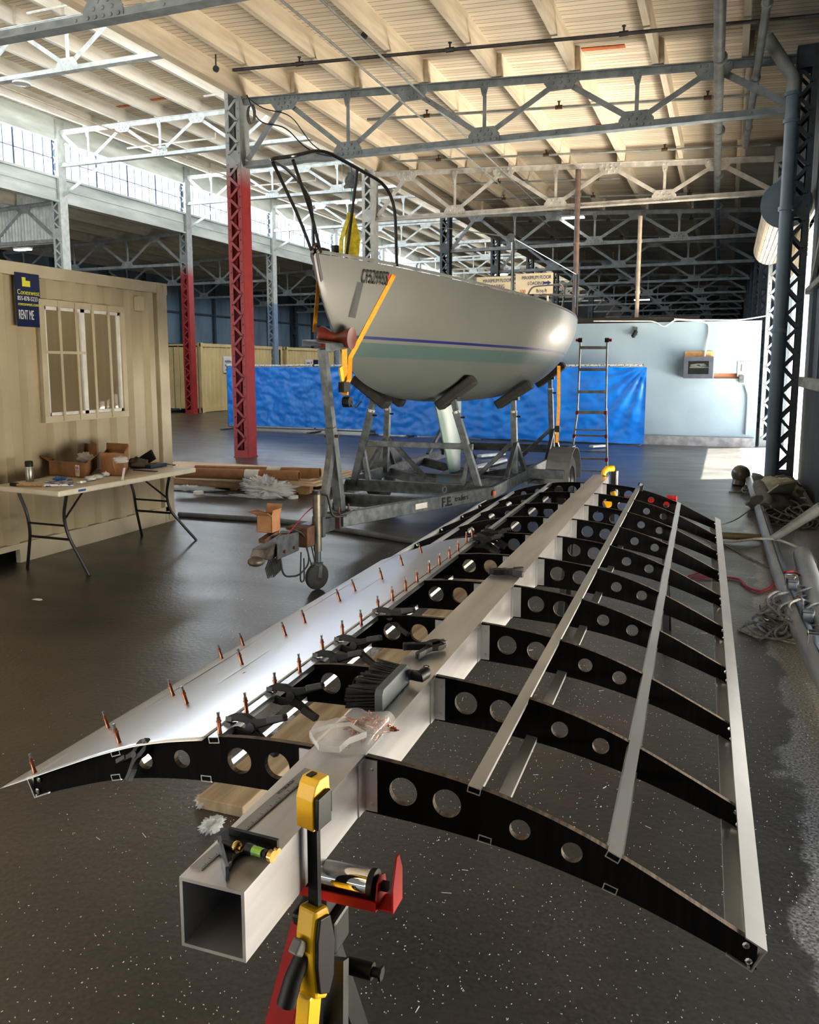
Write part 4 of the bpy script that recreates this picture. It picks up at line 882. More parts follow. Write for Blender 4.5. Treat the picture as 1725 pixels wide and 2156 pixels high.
# pad supports
def pad(x,y,zb,px,py,pz,tilt,post=.065,lean=None,name='pad_support'):
    """post from frame to pad with threaded head; tilt is pad pitch about the depth axis"""
    m=MB().bar((x,y,zb),(px,py,pz-.22),post,post,(0,1,0)); s=m.build(name,GALV,tr,bevel=.003)
    d=(Vector((px,py,pz))-Vector((x,y,zb))).normalized(); b0=Vector((px,py,pz-.22))
    MB().bar(b0,b0+d*.15,.05,.05,(0,1,0)).build('post_head',GALV,s); MB().cyl(b0-d*.02,b0+d*.005,.04,14).build('collar',PM('silver_label',(190,190,186)),s); MB().cyl(b0-d*.06+Vector((.03,0,0)),b0-d*.06+Vector((.08,0,0)),.01,8).build('set_screw',BLK,s)
    MB().bar(b0+d*.12,b0+d*.17,.12,.09,(0,1,0)).build('pad_bracket',BLK,s)
    c=Vector((px,py,pz-.02)); e=Vector((math.cos(tilt),0,math.sin(tilt)))
    MB().bar(c-e*.23-Vector((0,0,.018)),c+e*.23-Vector((0,0,.018)),.17,.10).build('rubber_pad',RUB,s,bevel=.02); return s
def hz_(Y,x):   # hull underside height at offset x
    lo,hi=0.,1.
    for _ in range(20):
        mm=(lo+hi)/2
        if hullp(Y,mm)[0]<x: lo=mm
        else: hi=mm
    return hullp(Y,lo)[1]
for s in (1,-1):
    rails=XR if s>0 else XL
    for (y,off,xb) in ((7.80,.46,.70),(8.97,.76,.79),(11.1,.74,.79)):
        z=hz_(y,off)-.045; tl=math.atan2(hz_(y,off+.1)-hz_(y,off-.1),.2)*s
        pad(BX+s*xb,y+(.06 if y<8 else 0),ZF,BX+s*off,y,z,tl)
        if y<8: beam('support_brace',(BX+s*(xb-.18),y+.06,ZF+.05),(BX+s*.60,y+.06,.93),.045,.05)
        else:
            beam('support_brace',(rails,y-.55,ZF+.05),(BX+s*(xb-.0),y,.86),.045,.05); beam('support_brace',(rails,y+.35,ZF+.05),(BX+s*xb,y,.86),.045,.05)
            beam('support_brace',(BX+s*.30,y+.02,.42),(BX+s*(xb-.02),y+.02,.88),.045,.05)
beam('support_crossbar',(BX-.62,7.86,.91),(BX+.62,7.86,.91),.04,.06)
# wheels and fenders
for s in (1,-1):
    x=-1.76 if s>0 else -4.14; y=9.75; r=.335
    tw=MB().lathe([(.20,-.10),(.29,-.105),(.325,-.085),(.335,-.04),(.335,.04),(.325,.085),(.29,.105),(.20,.10)],(x,y,r),(1,0,0),36).build('tyre',RUB,tr,smooth=True)
    MB().lathe([(0,-.03),(.07,-.03),(.09,.0),(.19,-.02),(.205,-.09),(.205,.09),(.19,.06),(.09,.05),(.05,.07),(0,.07)],(x,y,r),(s,0,0),28).build('wheel_rim',PM('grey_wheel_rim',(120,124,126),(98,102,104),9,.4,.5),tw,smooth=True)
    vs=[]; 
    for k in range(19):
        a=PI*(k/18)*1.02-.03; 
        for xx in (-.14,.14): vs.append(Vector((x+xx,y+math.cos(a)*.43,r+.02+math.sin(a)*.40)))
    fd=MB().add(vs,[(2*k,2*k+1,2*k+3,2*k+2) for k in range(18)]); ring=[Vector((x-s*.14,y+math.cos(PI*k/18)*.43,r+.02+math.sin(PI*k/18)*.40)) for k in range(19)]; fd.prism(ring,(s*.006,0,0)); fd.build('fender',PM('moulded_grey_fender',(112,116,116),(92,96,97),7,.5),tr,solid=.006)
    beam('fender_bracket',(rails if 0 else (XR if s>0 else XL),y-.42,ZF+.02),(x+s*.08,y-.42,ZF+.02),.05,.10)
    beam('axle_spring',((XR if s>0 else XL),y-.4,.36),((XR if s>0 else XL),y+.4,.36),.05,.04)
beam('axle',(-4.05,9.75,.335),(-1.85,9.75,.335),.06,.06)
# straps
def hullstrap(px,wv=.045,off=.006):
    pts=[]
    for (x0,y0),(x1,y1) in zip(px,px[1:]):
        for k in range(10):
            q=hit(x0+(x1-x0)*k/10,y0+(y1-y0)*k/10)
            if q: pts.append(q+hnorm(q)*off)
    return pts
hp_=hullstrap([(737,752),(838,562)]); st_=[Vector((-2.90,6.06,1.50)),Vector((-2.86,6.1,1.60))]+hp_+[Vector((-2.60,6.45,2.555)),Vector((-2.95,6.45,2.60)),Vector((-3.3,6.45,2.56))]
wv=[Vector((.02,.045,0))]*2+[Vector((.018,.042,-.01))]*len(hp_)+[Vector((0,.045,0))]*3
sm=PM('yellow_webbing',(226,156,20),(206,138,14),30,.7)
tag(MB().ribbon(st_,wv,.003).build('ratchet_strap',sm,None),'yellow strap running diagonally over the sailboat bow near the registration letters','strap')
tag(MB().ribbon([(-3.30,6.45,2.55),(-3.24,6.3,2.3),(-3.12,6.0,1.98)],(0.01,.045,0),.003).build('ratchet_strap',sm,None),'yellow strap on the far side of the bow, above the left end of the roller','strap')
tag(MB().ribbon([(-2.90,6.10,1.90),(-2.90,6.1,1.7),(-2.89,6.08,1.50)],(0.03,.035,0),.003).cyl((-2.91,6.07,1.49),(-2.86,6.07,1.49),.016,10).build('ratchet_strap',sm,None),'short yellow strap and hook hanging below the bow roller','strap')
q0=GX(1177,770,-1.75); q1=GX(1173,932,-1.75)
tag(MB().ribbon([q0,(q0+q1)/2+Vector((.01,0,0)),q1],(.035,.01,0),.003).build('ratchet_strap',sm,None),'thin yellow tie-down strap hanging from the stern to the trailer wheel','strap')
tag(MB().box(q1.x-.03,q1.x+.03,q1.y-.02,q1.y+.02,q1.z+.12,q1.z+.19).build('strap_ratchet',BLK,None,bevel=.004),'black ratchet buckle on the tie-down strap beside the right trailer wheel','buckle')
# stabiliser jacks at the trailer corners
for k,(x,y) in enumerate(((-1.98,11.2),(-3.0,10.9))):
    bj=thing('screw_jack','small blue screw jack under the trailer, %s'%('beside the right-hand wheel' if k==0 else 'behind the keel'),'jack',(x,y,0)); bm=PM('blue_jack_paint',(30,60,150),(24,48,120),9,.4)
    MB().prism([(x-.11,y-.07,0),(x+.11,y-.07,0),(x+.03,y-.03,.24),(x-.03,y-.03,.24)],(0,.1,0)).build('stand_base',bm,bj); MB().cyl((x,y,.2),(x,y,.40),.018,10).build('screw',BLK,bj); MB().cyl((x,y,.30),(x+.12,y-.03,.31),.006,6).build('jack_handle',bm,bj)
# ---------------- extension ladder behind the wing ----------------
la=G(1198,1008); lb=G(1277,1003); lad=thing('extension_ladder','grey aluminium extension ladder with red locks standing upright right of the sailboat','ladder',tuple((la+lb)/2))
zt=2.15; LM=PM('grey_ladder_aluminium',(140,142,140),(108,110,110),9,.4,.7); yl=(la.y+lb.y)/2
tl=GY(1223,712,yl); tr_=GY(1279,712,yl); ml=GY(1216,868,yl); mr2=GY(1276,868,yl); bl=GY(1198,1010,yl); br_=GY(1279,1005,yl); bl.z=br_.z=0
for a,b_,c in ((tl,ml,bl),(tr_,mr2,br_)): MB().bar(a,b_,.022,.06,(0,1,0)).build('rail',LM,lad); MB().bar(b_+Vector((0,.03,.06)),c,.026,.06,(0,1,0)).build('rail',LM,lad); MB().bar(c,c+Vector((0,0,.04)),.04,.08).build('rubber_foot',BLK,lad)
def rung(y0,lo=False,w=.03,red=True):
    A=GY(1222,y0,yl) ; t=(A.z-bl.z)/(ml.z-bl.z) if A.z<ml.z else None
    if t is not None: p=bl.lerp(ml,t); q=br_.lerp(mr2,t)
    else: u_=(A.z-ml.z)/(tl.z-ml.z); p=ml.lerp(tl,u_); q=mr2.lerp(tr_,u_)
    MB().bar(p,q,.05,w).build('rung',LM,lad)
    if red:
        for s,e in ((-1,p),(1,q)): MB().box(e.x-.02,e.x+.02,e.y-.045,e.y+.03,e.z-.035,e.z+.02).build('lock',RED,lad)
for yy,ww,rd in ((732,.045,0),(778,.045,0),(825,.045,0),(868,.05,1),(905,.02,0),(917,.025,1),(950,.02,0),(965,.03,1),(990,.02,0)): rung(yy,w=ww,red=rd)
for e,s in ((tl,-1),(tr_,1)): MB().cyl(e+Vector((s*.0,0,-.03)),e+Vector((s*.07,0,-.03)),.022,12).build('lock_knob',RED,lad); MB().cyl(e+Vector((-s*.03,-.02,-.03)),e+Vector((s*.03,-.02,-.03)),.035,12).build('hinge',BLK,lad)
# ---------------- hoist and yellow slings hanging from the second truss ----------------
hx=GY(738,345,13.4); hb_=GY(741,392,13.4); hz=GY(738,448,13.4)
ho=thing('chain_hoist','steel pulley block on a chain hanging from the truss beyond the bow','hoist',tuple(hx))
MB().tube([hx,hb_+Vector((0,0,.22))],.014,6).build('chain',GALV,ho); MB().cyl(hb_+Vector((0,-.05,.08)),hb_+Vector((0,.05,.08)),.11,18).box(hb_.x-.05,hb_.x+.05,hb_.y-.06,hb_.y+.06,hb_.z+.02,hb_.z+.22).build('pulley_block',GALV,ho,smooth=True); MB().tube([hb_,hz],.008,6).build('fall_line',PM('green_cord',(60,110,100)),ho)
SLM=PM('yellow_sling',(236,214,40),(200,176,30),14,.7,lo=.4,hi=.6)
for k,(a,b_,w_) in enumerate(((735,718,.10),(737,730,.11),(739,736,.10),(740,742,.12),(741,748,.11))):
    p=hz; q=GY(b_,548,13.4); mid=GY((a+b_)/2+(b_-733)*.5,505,13.4)
    tag(MB().ribbon([p,p.lerp(mid,.5)+Vector((0,0,.02)),mid,q],Vector((w_,.02*(k-2),0)),.006).build('lifting_sling',SLM,None),'yellow lifting sling hanging in the bunch above the foredeck, %s from the left'%nth(k),'sling','yellow slings above the foredeck')
# conduit light fixtures
LAMP=EM('lit_tube_lamp',(255,252,244),14)
def fixture(p,ln,label,dirn=(1,0,0)):
    t=thing('strip_light',label,'lamp',tuple(p)); d=Vector(dirn).normalized()*ln/2; MB().bar(p-d,p+d,.22,.05).build('housing',WHT,t); MB().bar(p-d*.96+Vector((0,0,-.04)),p+d*.96+Vector((0,0,-.04)),.18,.03).build('diffuser',LAMP,t); zt_=(zr(p.x) if p.x>XB else ZM if p.x>XC else za(p.x))+(JH if abs(p.y-25)>99 else JH); MB().tube([p,Vector((p.x,p.y,zt_))],.008,6).build('hanger',GALV,t)
fixture(GY(48,523,19.6),.55,'lit strip light below the corrugated panel at the left edge'); fixture(GY(721,424,25.3),.5,'lit strip light seen through the pulpit, left of a pair'); fixture(GY(738,424,25.6),.4,'lit strip light seen through the pulpit, right of a pair')
fixture(GY(1200,456,25.3),.45,'lit strip light beside the brown pipe, left of the pair under the far truss'); fixture(GY(1222,455,25.4),.25,'lit strip light beside the brown pipe, right of the pair under the far truss'); fixture(GY(1050,577,40),.5,'tiny lit lamp above the floor loading sign, left of two'); fixture(GY(1060,577,40.5),.4,'tiny lit lamp above the floor loading sign, right of two'); fixture(GY(1352,630,45),.8,'tiny lit lamp far off below the dark trusses')
t=thing('dome_lamp','round white dome lamp hanging under the truss at the upper left','lamp',tuple(GY(45,172,13.45))); c=GY(45,172,13.45); MB().lathe([(0,.05),(.10,.03),(.17,-.02),(.17,-.05),(.0,-.07)],c,(0,0,1),24).build('shade',WHT,t,smooth=True); MB().tube([c+Vector((0,0,.04)),c+Vector((0,0,.14))],.02,8).build('stem',GALV,t)
# floor loading sign boards above the partition
CRM=PM('cream_sign_board',(226,212,178),(210,196,162),3,.7); INK=PM('navy_ink',(30,40,100),(34,44,104),5,.6); REDI=PM('red_ink',(190,40,30),(170,30,24),5,.6)
ys=19.24
for k,(x0,x1,y0,y1) in enumerate(((1004,1083,584,622),(1086,1165,577,620))):
    a=GY(x0,y0,ys); b_=GY(x1,y0+(0 if k else -3),ys); z1=a.z; z0=GY(x0,y1,ys).z; t=thing('load_sign','cream maximum floor loading sign, %s'%('the right one with a blue arrow' if k else 'the left one partly behind the sailboat deck'),'sign',((a.x+b_.x)/2,ys,z0)); w_=b_.x-a.x
    pn=MB().box(a.x,b_.x,ys,ys+.02,z0,z1).build('board',CRM,t); cx=(a.x+b_.x)/2-.02
    if 1:
        text('MAXIMUM FLOOR',.118,(a.x+w_*.17,ys-.003,z1-.135),(1,0,0),(0,0,1),INK,pn,sxy=(.72,1)); text('LOADING',.115,(a.x+w_*.33,ys-.003,z1-.265),(1,0,0),(0,0,1),INK,pn,sxy=(.75,1))
        if k: MB().prism([(a.x+w_*.74,ys-.004,z1-.25),(a.x+w_*.86,ys-.004,z1-.25),(a.x+w_*.86,ys-.004,z1-.275),(a.x+w_*.96,ys-.004,z1-.225),(a.x+w_*.86,ys-.004,z1-.175),(a.x+w_*.86,ys-.004,z1-.20),(a.x+w_*.74,ys-.004,z1-.20)],(0,.003,0)).build('arrow',INK,pn)
        text('500',.115,(a.x+w_*.12,ys-.003,z0+.02),(1,0,0),(0,0,1),REDI,pn,sxy=(.8,1)); text('lb/sq-ft',.115,(a.x+w_*.56,ys-.003,z0+.03),(1,0,0),(0,0,1),INK,pn,sxy=(.8,1))
    for xx in (a.x+.12,b_.x-.12): MB().box(xx-.02,xx+.02,ys+.02,ys+.05,2.68,z1-.02).build('batten',JOI,t)
# ---------------- office container on the left ----------------
BEI=PM('beige_container_paint',(176,164,138),(158,146,120),1.4,.42,0,.04,6,lo=.3,hi=.7); BEI2=PM('pale_beige_paint',(186,178,154),(170,160,136),3,.45)
oc=thing('office_container','beige corrugated office container with a barred window and rental sign, beside the folding table','container',(-5.7,4.5,0))
X0,X1,Y0,Y1,ZT=-8.14,-5.70,1.47,7.53,2.59
wy0,wy1,wz0,wz1=5.78,6.77,1.26,2.24
def corrp(mb,xw,y0,y1,z0,z1,amp=.046,pitch=.278,sx=1,ph=0):
    pts=[]; k=math.floor((y0-ph)/pitch)
    while ph+k*pitch<y1+pitch:
        for a,h in ((0,0),(.30,0),(.46,1),(.84,1)):
            yy=ph+(k+a)*pitch; pts.append((yy,h))
        k+=1
    pts=[p for p in pts if y0<p[0]<y1]; f=lambda yy:None
    vs=[];fs=[]
    pts=[(y0,pts[0][1])]+pts+[(y1,pts[-1][1])]
    for yy,h in pts: vs+=[(xw-sx*h*amp,yy,z0),(xw-sx*h*amp,yy,z1)]
    mb.add(vs,[(2*i,2*i+2,2*i+3,2*i+1) for i in range(len(pts)-1)]); return mb
m=MB(); xw=X1-.015
corrp(m,xw,Y0+.16,wy0-.06,.16,ZT-.10); corrp(m,xw,wy1+.06,Y1-.16,.16,ZT-.10); corrp(m,xw,wy0-.06,wy1+.06,.16,wz0-.06); corrp(m,xw,wy0-.06,wy1+.06,wz1+.06,ZT-.10)
m.build('side_panel',BEI,oc,solid=.002)
m=MB(); m.box(X1-.06,X1,Y0+.1,Y1-.1,ZT-.11,ZT).build('top_rail',BEI2,oc,bevel=.004); MB().box(X1-.05,X1,Y0+.1,4.75,.0,.17).box(X1-.05,X1,5.35,Y1-.1,.0,.17).box(X1-.05,X1,4.75,5.35,.12,.17).build('bottom_rail',BEI2,oc)
for y in (Y0,Y1-.16): 
    for x in (X1-.16,X0): MB().box(x,x+.16,y,y+.16,.0,ZT).build('corner_post',BEI2,oc,bevel=.006)
for z in (.0,ZT-.118):
    c=MB().prism([(X1+.004,Y1-.165,z),(X1+.004,Y1+.004,z),(X1+.004,Y1+.004,z+.12),(X1+.004,Y1-.165,z+.12)],(-.01,0,0),[[(X1+.004,Y1-.085+.028*math.cos(t),z+.06+.042*math.sin(t)) for t in [2*PI*k/16 for k in range(16)]]]).build('corner_casting',BEI2,oc)
    MB().box(X1-.006,X1-.004,Y1-.13,Y1-.04,z+.01,z+.11).build('casting_hole',PM('hole_shadow',(5,5,5),(8,8,8)),c)
MB().box(X0,X1-.02,Y0,Y1,ZT-.06,ZT-.02).build('roof_panel',BEI,oc); m=MB(); m.box(X0+.1,X1-.1,Y1-.05,Y1-.03,.15,ZT-.1); m.build('end_panel',BEI,oc); MB().box(X0,X0+.03,Y0,Y1,.1,ZT-.05).build('back_panel',PM('office_wall_lining',(178,160,112),(166,148,102),3,.6),oc); MB().box(X0,X1-.06,Y0,Y1,.12,.16).build('base_frame',BEI,oc)
# window
wf=MB(); fr=.06
for a in ((wy0-fr,wy1+fr,wz1,wz1+fr),(wy0-fr,wy1+fr,wz0-fr,wz0),(wy0-fr,wy0,wz0,wz1),(wy1,wy1+fr,wz0,wz1)): wf.box(X1-.05,X1+.012,*a)
wfo=wf.build('window_surround',BEI2,oc,bevel=.003); wi=MB(); mid=(wy0+wy1)/2-.02
for a in ((wy0,wy1,wz1-.03,wz1),(wy0,wy1,wz0,wz0+.03),(wy0,wy0+.028,wz0,wz1),(wy1-.028,wy1,wz0,wz1),(mid-.02,mid+.03,wz0,wz1)): wi.box(X1-.035,X1-.005,*a)
wi.build('white_sash',WHT,wfo); MB().box(X1-.024,X1-.02,wy0,mid,wz0,wz1).build('pane',GLASS('office_glass',(40,46,44),.38,.03),wfo); MB().box(X1-.030,X1-.026,mid,wy1,wz0,wz1).build('pane',GLASS('office_glass',(40,46,44),.38,.03),wfo)
for y in [wy0+(wy1-wy0)*t for t in (.17,.38,.60,.82)]: MB().box(X1+.012,X1+.02,y-.013,y+.013,wz0-.05,wz1+.05).build('window_bar',BEI2,wfo)
MB().box(X1+.012,X1+.016,wy0-.02,mid,wz0+.56,wz0+.585).build('window_bar',BEI2,wfo)
# inside: lamp-lit wall, air conditioner on the back wall, second window
ac=tag(MB().box(X0+.03,X0+.25,3.55,4.35,1.75,2.35).build('air_conditioner',WHT,None),'white air conditioner inside the container, seen through the barred window','air conditioner')
m=MB(); 
for k in range(12): m.box(X0+.25,X0+.256,3.6,4.3,1.80+.026*k,1.81+.026*k)
XF[ac.name]=Matrix.Identity(4); m.build('grille',PM('shadow_grille',(90,92,90),(70,72,70)),ac)
light('office_ceiling_lamp','POINT',(-6.9,5.6,2.3),55,color=(1,.86,.6))
# rental sign
NAVY=PM('navy_sign',(16,30,74),(14,26,64),4,.35); LIME=PM('lime_sign_ink',(214,214,60),(200,200,50),4,.4); WINK=PM('white_sign_ink',(230,232,235),(215,218,220),4,.4)
a=GX(30,572,X1+.004); b=GX(88,690,X1+.004); sg=MB().box(X1+.002,X1+.006,a.y,b.y,b.z,a.z).build('rental_sign',NAVY,oc); sw=b.y-a.y; sh_=a.z-b.z; xs=X1+.0075; D=(0,1,0); U=(0,0,1)
text('Conexwest',.060,(xs,a.y+sw*.05,b.z+sh_*.60),D,U,LIME,sg,sxy=(.88,1)); text('855-878-5233',.052,(xs,a.y+sw*.05,b.z+sh_*.49),D,U,WINK,sg,sxy=(.76,1)); text('conexwest.com',.042,(xs,a.y+sw*.06,b.z+sh_*.395),D,U,LIME,sg,sxy=(.86,1)); text('RENT ME',.115,(xs,a.y+sw*.06,b.z+sh_*.14),D,U,WINK,sg,sxy=(.36,1))
MB().box(xs,xs+.001,a.y+sw*.27,a.y+sw*.42,b.z+sh_*.75,b.z+sh_*.92).box(xs,xs+.001,a.y+sw*.42,a.y+sw*.60,b.z+sh_*.75,b.z+sh_*.86).build('emblem',LIME,sg)
MB().box(X1-.01,X1+.05,7.0,7.09,2.27,2.42).build('vent_box',BEI2,oc,bevel=.006)
# ---------------- folding table and what lies on it ----------------
TA=Vector((-4.81,4.92,.74)); TB=Vector((-4.73,6.60,.74)); TC=Vector((-5.50,6.66,.74)); TD=Vector((-5.57,4.98,.74))
ft=thing('folding_table','off white folding table with black legs standing against the office container','table',(-5.15,5.8,0))
TOPM=PM('ivory_table_plastic',(206,202,188),(192,188,172),6,.5)
MB().prism([p-Vector((0,0,.045)) for p in (TA,TB,TC,TD)],(0,0,.045)).build('table_top',TOPM,ft,bevel=.012)
MB().box(-4.80,-4.796,5.12,5.2,.71,.728).build('maker_badge',PM('blue_badge',(40,90,130),(30,70,110)),ft)
LEGM=PM('grey_tube_leg',(34,36,40),(26,28,30),20,.4,.3)
for y0,y1_ in ((5.10,5.22),(6.42,6.70)):
    for x in (-5.42,-4.90):
        s=1 if x>-5.1 else -1
        MB().tube(arc([(x,y0,.70),(x-s*.07,y0+.02,.50),(x-s*.06,y0+.05,.33),(x+s*.07,y1_,.0)],4),.013,8).build('leg',LEGM,ft,smooth=True)
    m=MB().tube([(-5.35,y0+.03,.42),(-4.97,y0+.03,.42)],.010,6).tube([(-5.36,y0+.06,.30),(-4.96,y0+.06,.30)],.012,6); m.tube([(-4.97,y0+.02,.46),(-5.0,y0+(.32 if y0<6 else -.3),.695)],.009,6); m.build('leg_brace',LEGM,ft,smooth=True)
def T(x,y,z=0): return G(x,y,.742+z)
# spray can
p=T(63,1013); can=thing('spray_can','black capped silver spray can standing at the near end of the table','can',tuple(p)); MB().lathe([(0,0),(.032,0),(.033,.005),(.033,.115),(.028,.128),(0,.128)],p).build('can_body',PM('silver_can',(176,178,172),(150,152,146),9,.3,.6),can,smooth=True); MB().lathe([(0,.125),(.032,.125),(.033,.165),(.028,.172),(0,.172)],p).build('cap',BLK,can,smooth=True)
def cbox(label,q,h,flaps,th=.004):
    """open cardboard carton on base quad q"""
    c=thing('cardboard_box',label,'box',tuple(q[0])); U=Vector((0,0,h)); 
    m=MB(); n=len(q); cen=sum(q,Vector())/4
    for i in range(4):
        a,b=q[i],q[(i+1)%4]; inn=(cen-(a+b)/2); inn.z=0; inn=inn.normalized()*th; m.prism([a,b,b+U,a+U],inn)
    m.prism(q,(0,0,th)); m.build('carton',CARD,c)
    for i,(ang,l) in flaps.items():
        a,b=q[i]+U,q[(i+1)%4]+U; out=((a+b)/2-cen); out.z=0; out=out.normalized(); d=(out*math.cos(ang)+Vector((0,0,1))*math.sin(ang))*l; MB().prism([a,b,b+d*1.0,a+d*1.0],out.cross(Vector((0,0,1))).cross(out)*.001+Vector((0,0,.003))).build('flap',CARD,c)
    return c
q=[T(105,1000),T(182,1007),T(205,985),T(135,980)]
cb=cbox('open cardboard box with a wide flap, nearer of two on the table',q,.125,{0:(.15,.10),3:(.3,.14),2:(1.35,.10),1:(.5,.09)})
a=q[0].lerp(q[1],.72)+Vector((0,0,.01)); d_=(q[1]-q[0]).normalized(); n_=d_.cross(Vector((0,0,1))); 
lb=MB().prism([a+n_*.001,a+d_*.05+n_*.001,a+d_*.05+n_*.001+Vector((0,0,.10)),a+n_*.001+Vector((0,0,.10))],n_*.0015).build('arrow_label',WHT,cb)
for k in (.013,.034): MB().prism([a+d_*(k-.003)+n_*.003+Vector((0,0,.03)),a+d_*(k+.003)+n_*.003+Vector((0,0,.03)),a+d_*(k+.003)+n_*.003+Vector((0,0,.07)),a+d_*(k+.009)+n_*.003+Vector((0,0,.07)),a+d_*k+n_*.003+Vector((0,0,.09)),a+d_*(k-.009)+n_*.003+Vector((0,0,.07)),a+d_*(k-.003)+n_*.003+Vector((0,0,.07))],n_*.001).build('red_arrow',RED,lb)
q=[T(214,1000),T(262,1003),T(272,985),T(226,982)]
cb2=cbox('taller open cardboard box stuffed with brown paper, farther of two on the table',q,.17,{2:(1.2,.06),1:(1.3,.05),0:(1.75,.03)})
def blob(name,c,sx,sy,sz,mat,seed=0,amp=.35,fr=6,nu=22,nv=14,parent=None,flat=True,rz=0):
    def f(a,b):
        t=a*2*PI; p=b*PI; d=Vector((math.sin(p)*math.cos(t),math.sin(p)*math.sin(t),math.cos(p))); r=1+amp*noise.noise(d*fr*.35+Vector((seed*3.1,seed*1.7,seed)))+amp*.4*noise.noise(d*fr+Vector((seed,0,0)))
        x,y=d.x*sx*r,d.y*sy*r; return Vector((c[0]+x*math.cos(rz)-y*math.sin(rz),c[1]+x*math.sin(rz)+y*math.cos(rz),max(c[2] if flat else -9,c[2]+(d.z*sz*r+(sz*.9 if flat else 0)))))
    return MB().grid(f,nu,nv).build(name,mat,parent,smooth=2)
PAP=PM('brown_packing_paper',(140,104,74),(112,82,58),9,.85,0,.3)
tag(blob('packing_paper',sum(q,Vector())/4+Vector((0,0,.12)),.07,.06,.05,PAP,3,.5,10,flat=False),'crumpled brown packing paper bulging out of the taller box','paper')
a=q[0].lerp(q[1],.45)+Vector((0,0,.12)); MB().bar(a+Vector((.03,0,.0)),a+Vector((.06,.02,-.17)),.035,.003,(1,0,0)).build('torn_flap',CARD,cb2)
FILM=GLASS('clear_film',(225,230,235),.35,.15); FILM2=GLASS('milky_film',(232,236,240),.6,.25)
tag(blob('plastic_film',T(180,975,.07),.08,.06,.05,FILM2,5,.6,12),'crumpled clear film sticking out of the nearer cardboard box','film'); tag(blob('plastic_film',T(255,975,.16),.06,.05,.03,FILM,8,.6,12),'crumpled clear film on top of the taller cardboard box','film')
tag(MB().ribbon([T(262,985,.10),T(258,1010,.02),T(262,1020,-.10),T(261,1025,-.19)],(.0,.03,0),.001).build('film_strip',FILM2,None),'clear film strip hanging from the taller box over the table edge','film')
p=T(292,964); bt=thing('glass_bottle','green glass bottle with a white neck label at the back of the table','bottle',tuple(p)); MB().lathe([(0,0),(.034,0),(.036,.006),(.036,.12),(.028,.165),(.014,.205),(.013,.245),(0,.245)],p).build('bottle_body',PM('green_glass',(20,130,50),(16,110,40),5,.08,0,0,spec=.8),bt,smooth=True); MB().lathe([(.0368,.02),(.0368,.07)],p).build('label',WHT,bt,smooth=True); MB().lathe([(.0145,.235),(.0145,.252),(0,.253)],p).build('bottle_cap',WHT,bt,smooth=True)
tag(blob('work_glove_bag',T(290,985),.10,.09,.05,PM('olive_bag_cloth',(78,68,52),(58,50,40),9,.9,0,.2),11,.4,8),'olive cloth bag slumped in front of the green bottle','bag')
dc=thing('drill_bit_case','open black and blue drill bit case at the far end of the table','case',tuple(T(323,980))); a=T(323,983,.0)
MB().box(a.x-.07,a.x+.07,a.y-.12,a.y+.12,a.z,a.z+.03).build('tray',PM('blue_case_plastic',(24,50,104),(20,42,90),9,.4),dc,bevel=.005); MB().bar(a+Vector((-.07,-.0,.02)),a+Vector((-.12,0,.11)),.24,.02,(0,1,0)).build('lid',BLK,dc,bevel=.004)
m=MB(); 
for k in range(12): m.cyl(a+Vector((-.05,-.10+k*.018,.03)),a+Vector((.05-.004*k,-.10+k*.018,.032)),.004,6)
m.build('drill_bits',BRASS,dc)
tag(MB().bar(T(282,990),T(330,993),.03,.012).build('blue_strap',PM('blue_case_plastic',(24,50,104)),None),'dark blue strap lying in front of the drill bit case','strap')
for k,(x0,y0,x1,y1_,lab) in enumerate(((340,984,362,983,'longest steel wrench at the far end of the table'),(345,978,372,979,'short wrench behind the longest one on the table'),(346,976,366,979,'dark pliers at the farthest corner of the table'))):
    a,b=T(x0,y0,.006),T(x1,y1_,.006); tag(MB().bar(a,b,.012,.006).cyl(a-Vector((0,0,.005)),a+Vector((0,0,.005)),.014,12).cyl(b-Vector((0,0,.005)),b+Vector((0,0,.005)),.012,12).build('wrench',CHROME if k<2 else BLK,None),lab,'tool')
tag(blob('rubber_glove',T(126,1011,.012),.05,.05,.014,PM('blue_nitrile',(50,130,200),(40,110,180),9,.5),14,.7,12),'crumpled light blue rubber glove on the nearer half of the table','glove')
a=T(93,1024); b=T(153,1021); tag(MB().prism([T(93,1025),T(155,1024),T(152,1013),T(96,1014)],(0,0,.018)).build('printed_packet',PM('blue_white_print',(30,50,140),(215,218,225),22,.35,lo=.48,hi=.52),None,bevel=.003),'blue and white printed packet under the rubber glove','packet')
hm=thing('hammer','wooden handled hammer lying at the near end of the table','hammer',tuple(T(60,1020))); MB().tube([T(36,1021,.012),T(88,1022,.012)],.011,8).build('handle',PM('ash_handle',(178,140,92),(150,112,70),12,.5,st=(4,.5,4)),hm,smooth=True); MB().bar(T(22,1019,.014),T(38,1020,.014),.022,.028).build('hammer_head',BLK,hm,bevel=.004)
tp=thing('tape_dispenser','white tape dispenser arch beside the blue packet','tape dispenser',tuple(T(172,1013))); m=MB(); pp=[T(164,1016,.0)+Vector((0,0,0)),T(165,1016,.05),T(172,1015,.075),T(179,1014,.05),T(180,1014,0)]; MB().tube(arc(pp,3),.009,8).build('arch',WHT,tp,smooth=True)
for k,(x,y,w_) in enumerate(((190,1012,.05),(205,1008,.05),(222,1003,.035),(232,998,.03))): tag(blob('crumpled_wrapper',T(x,y),w_,w_*.8,.02,FILM2 if k%2 else WHT,20+k,.6,10),['first','second','third','fourth'][k]+' crumpled white wrapper on the table, counted from the tape dispenser','wrapper')
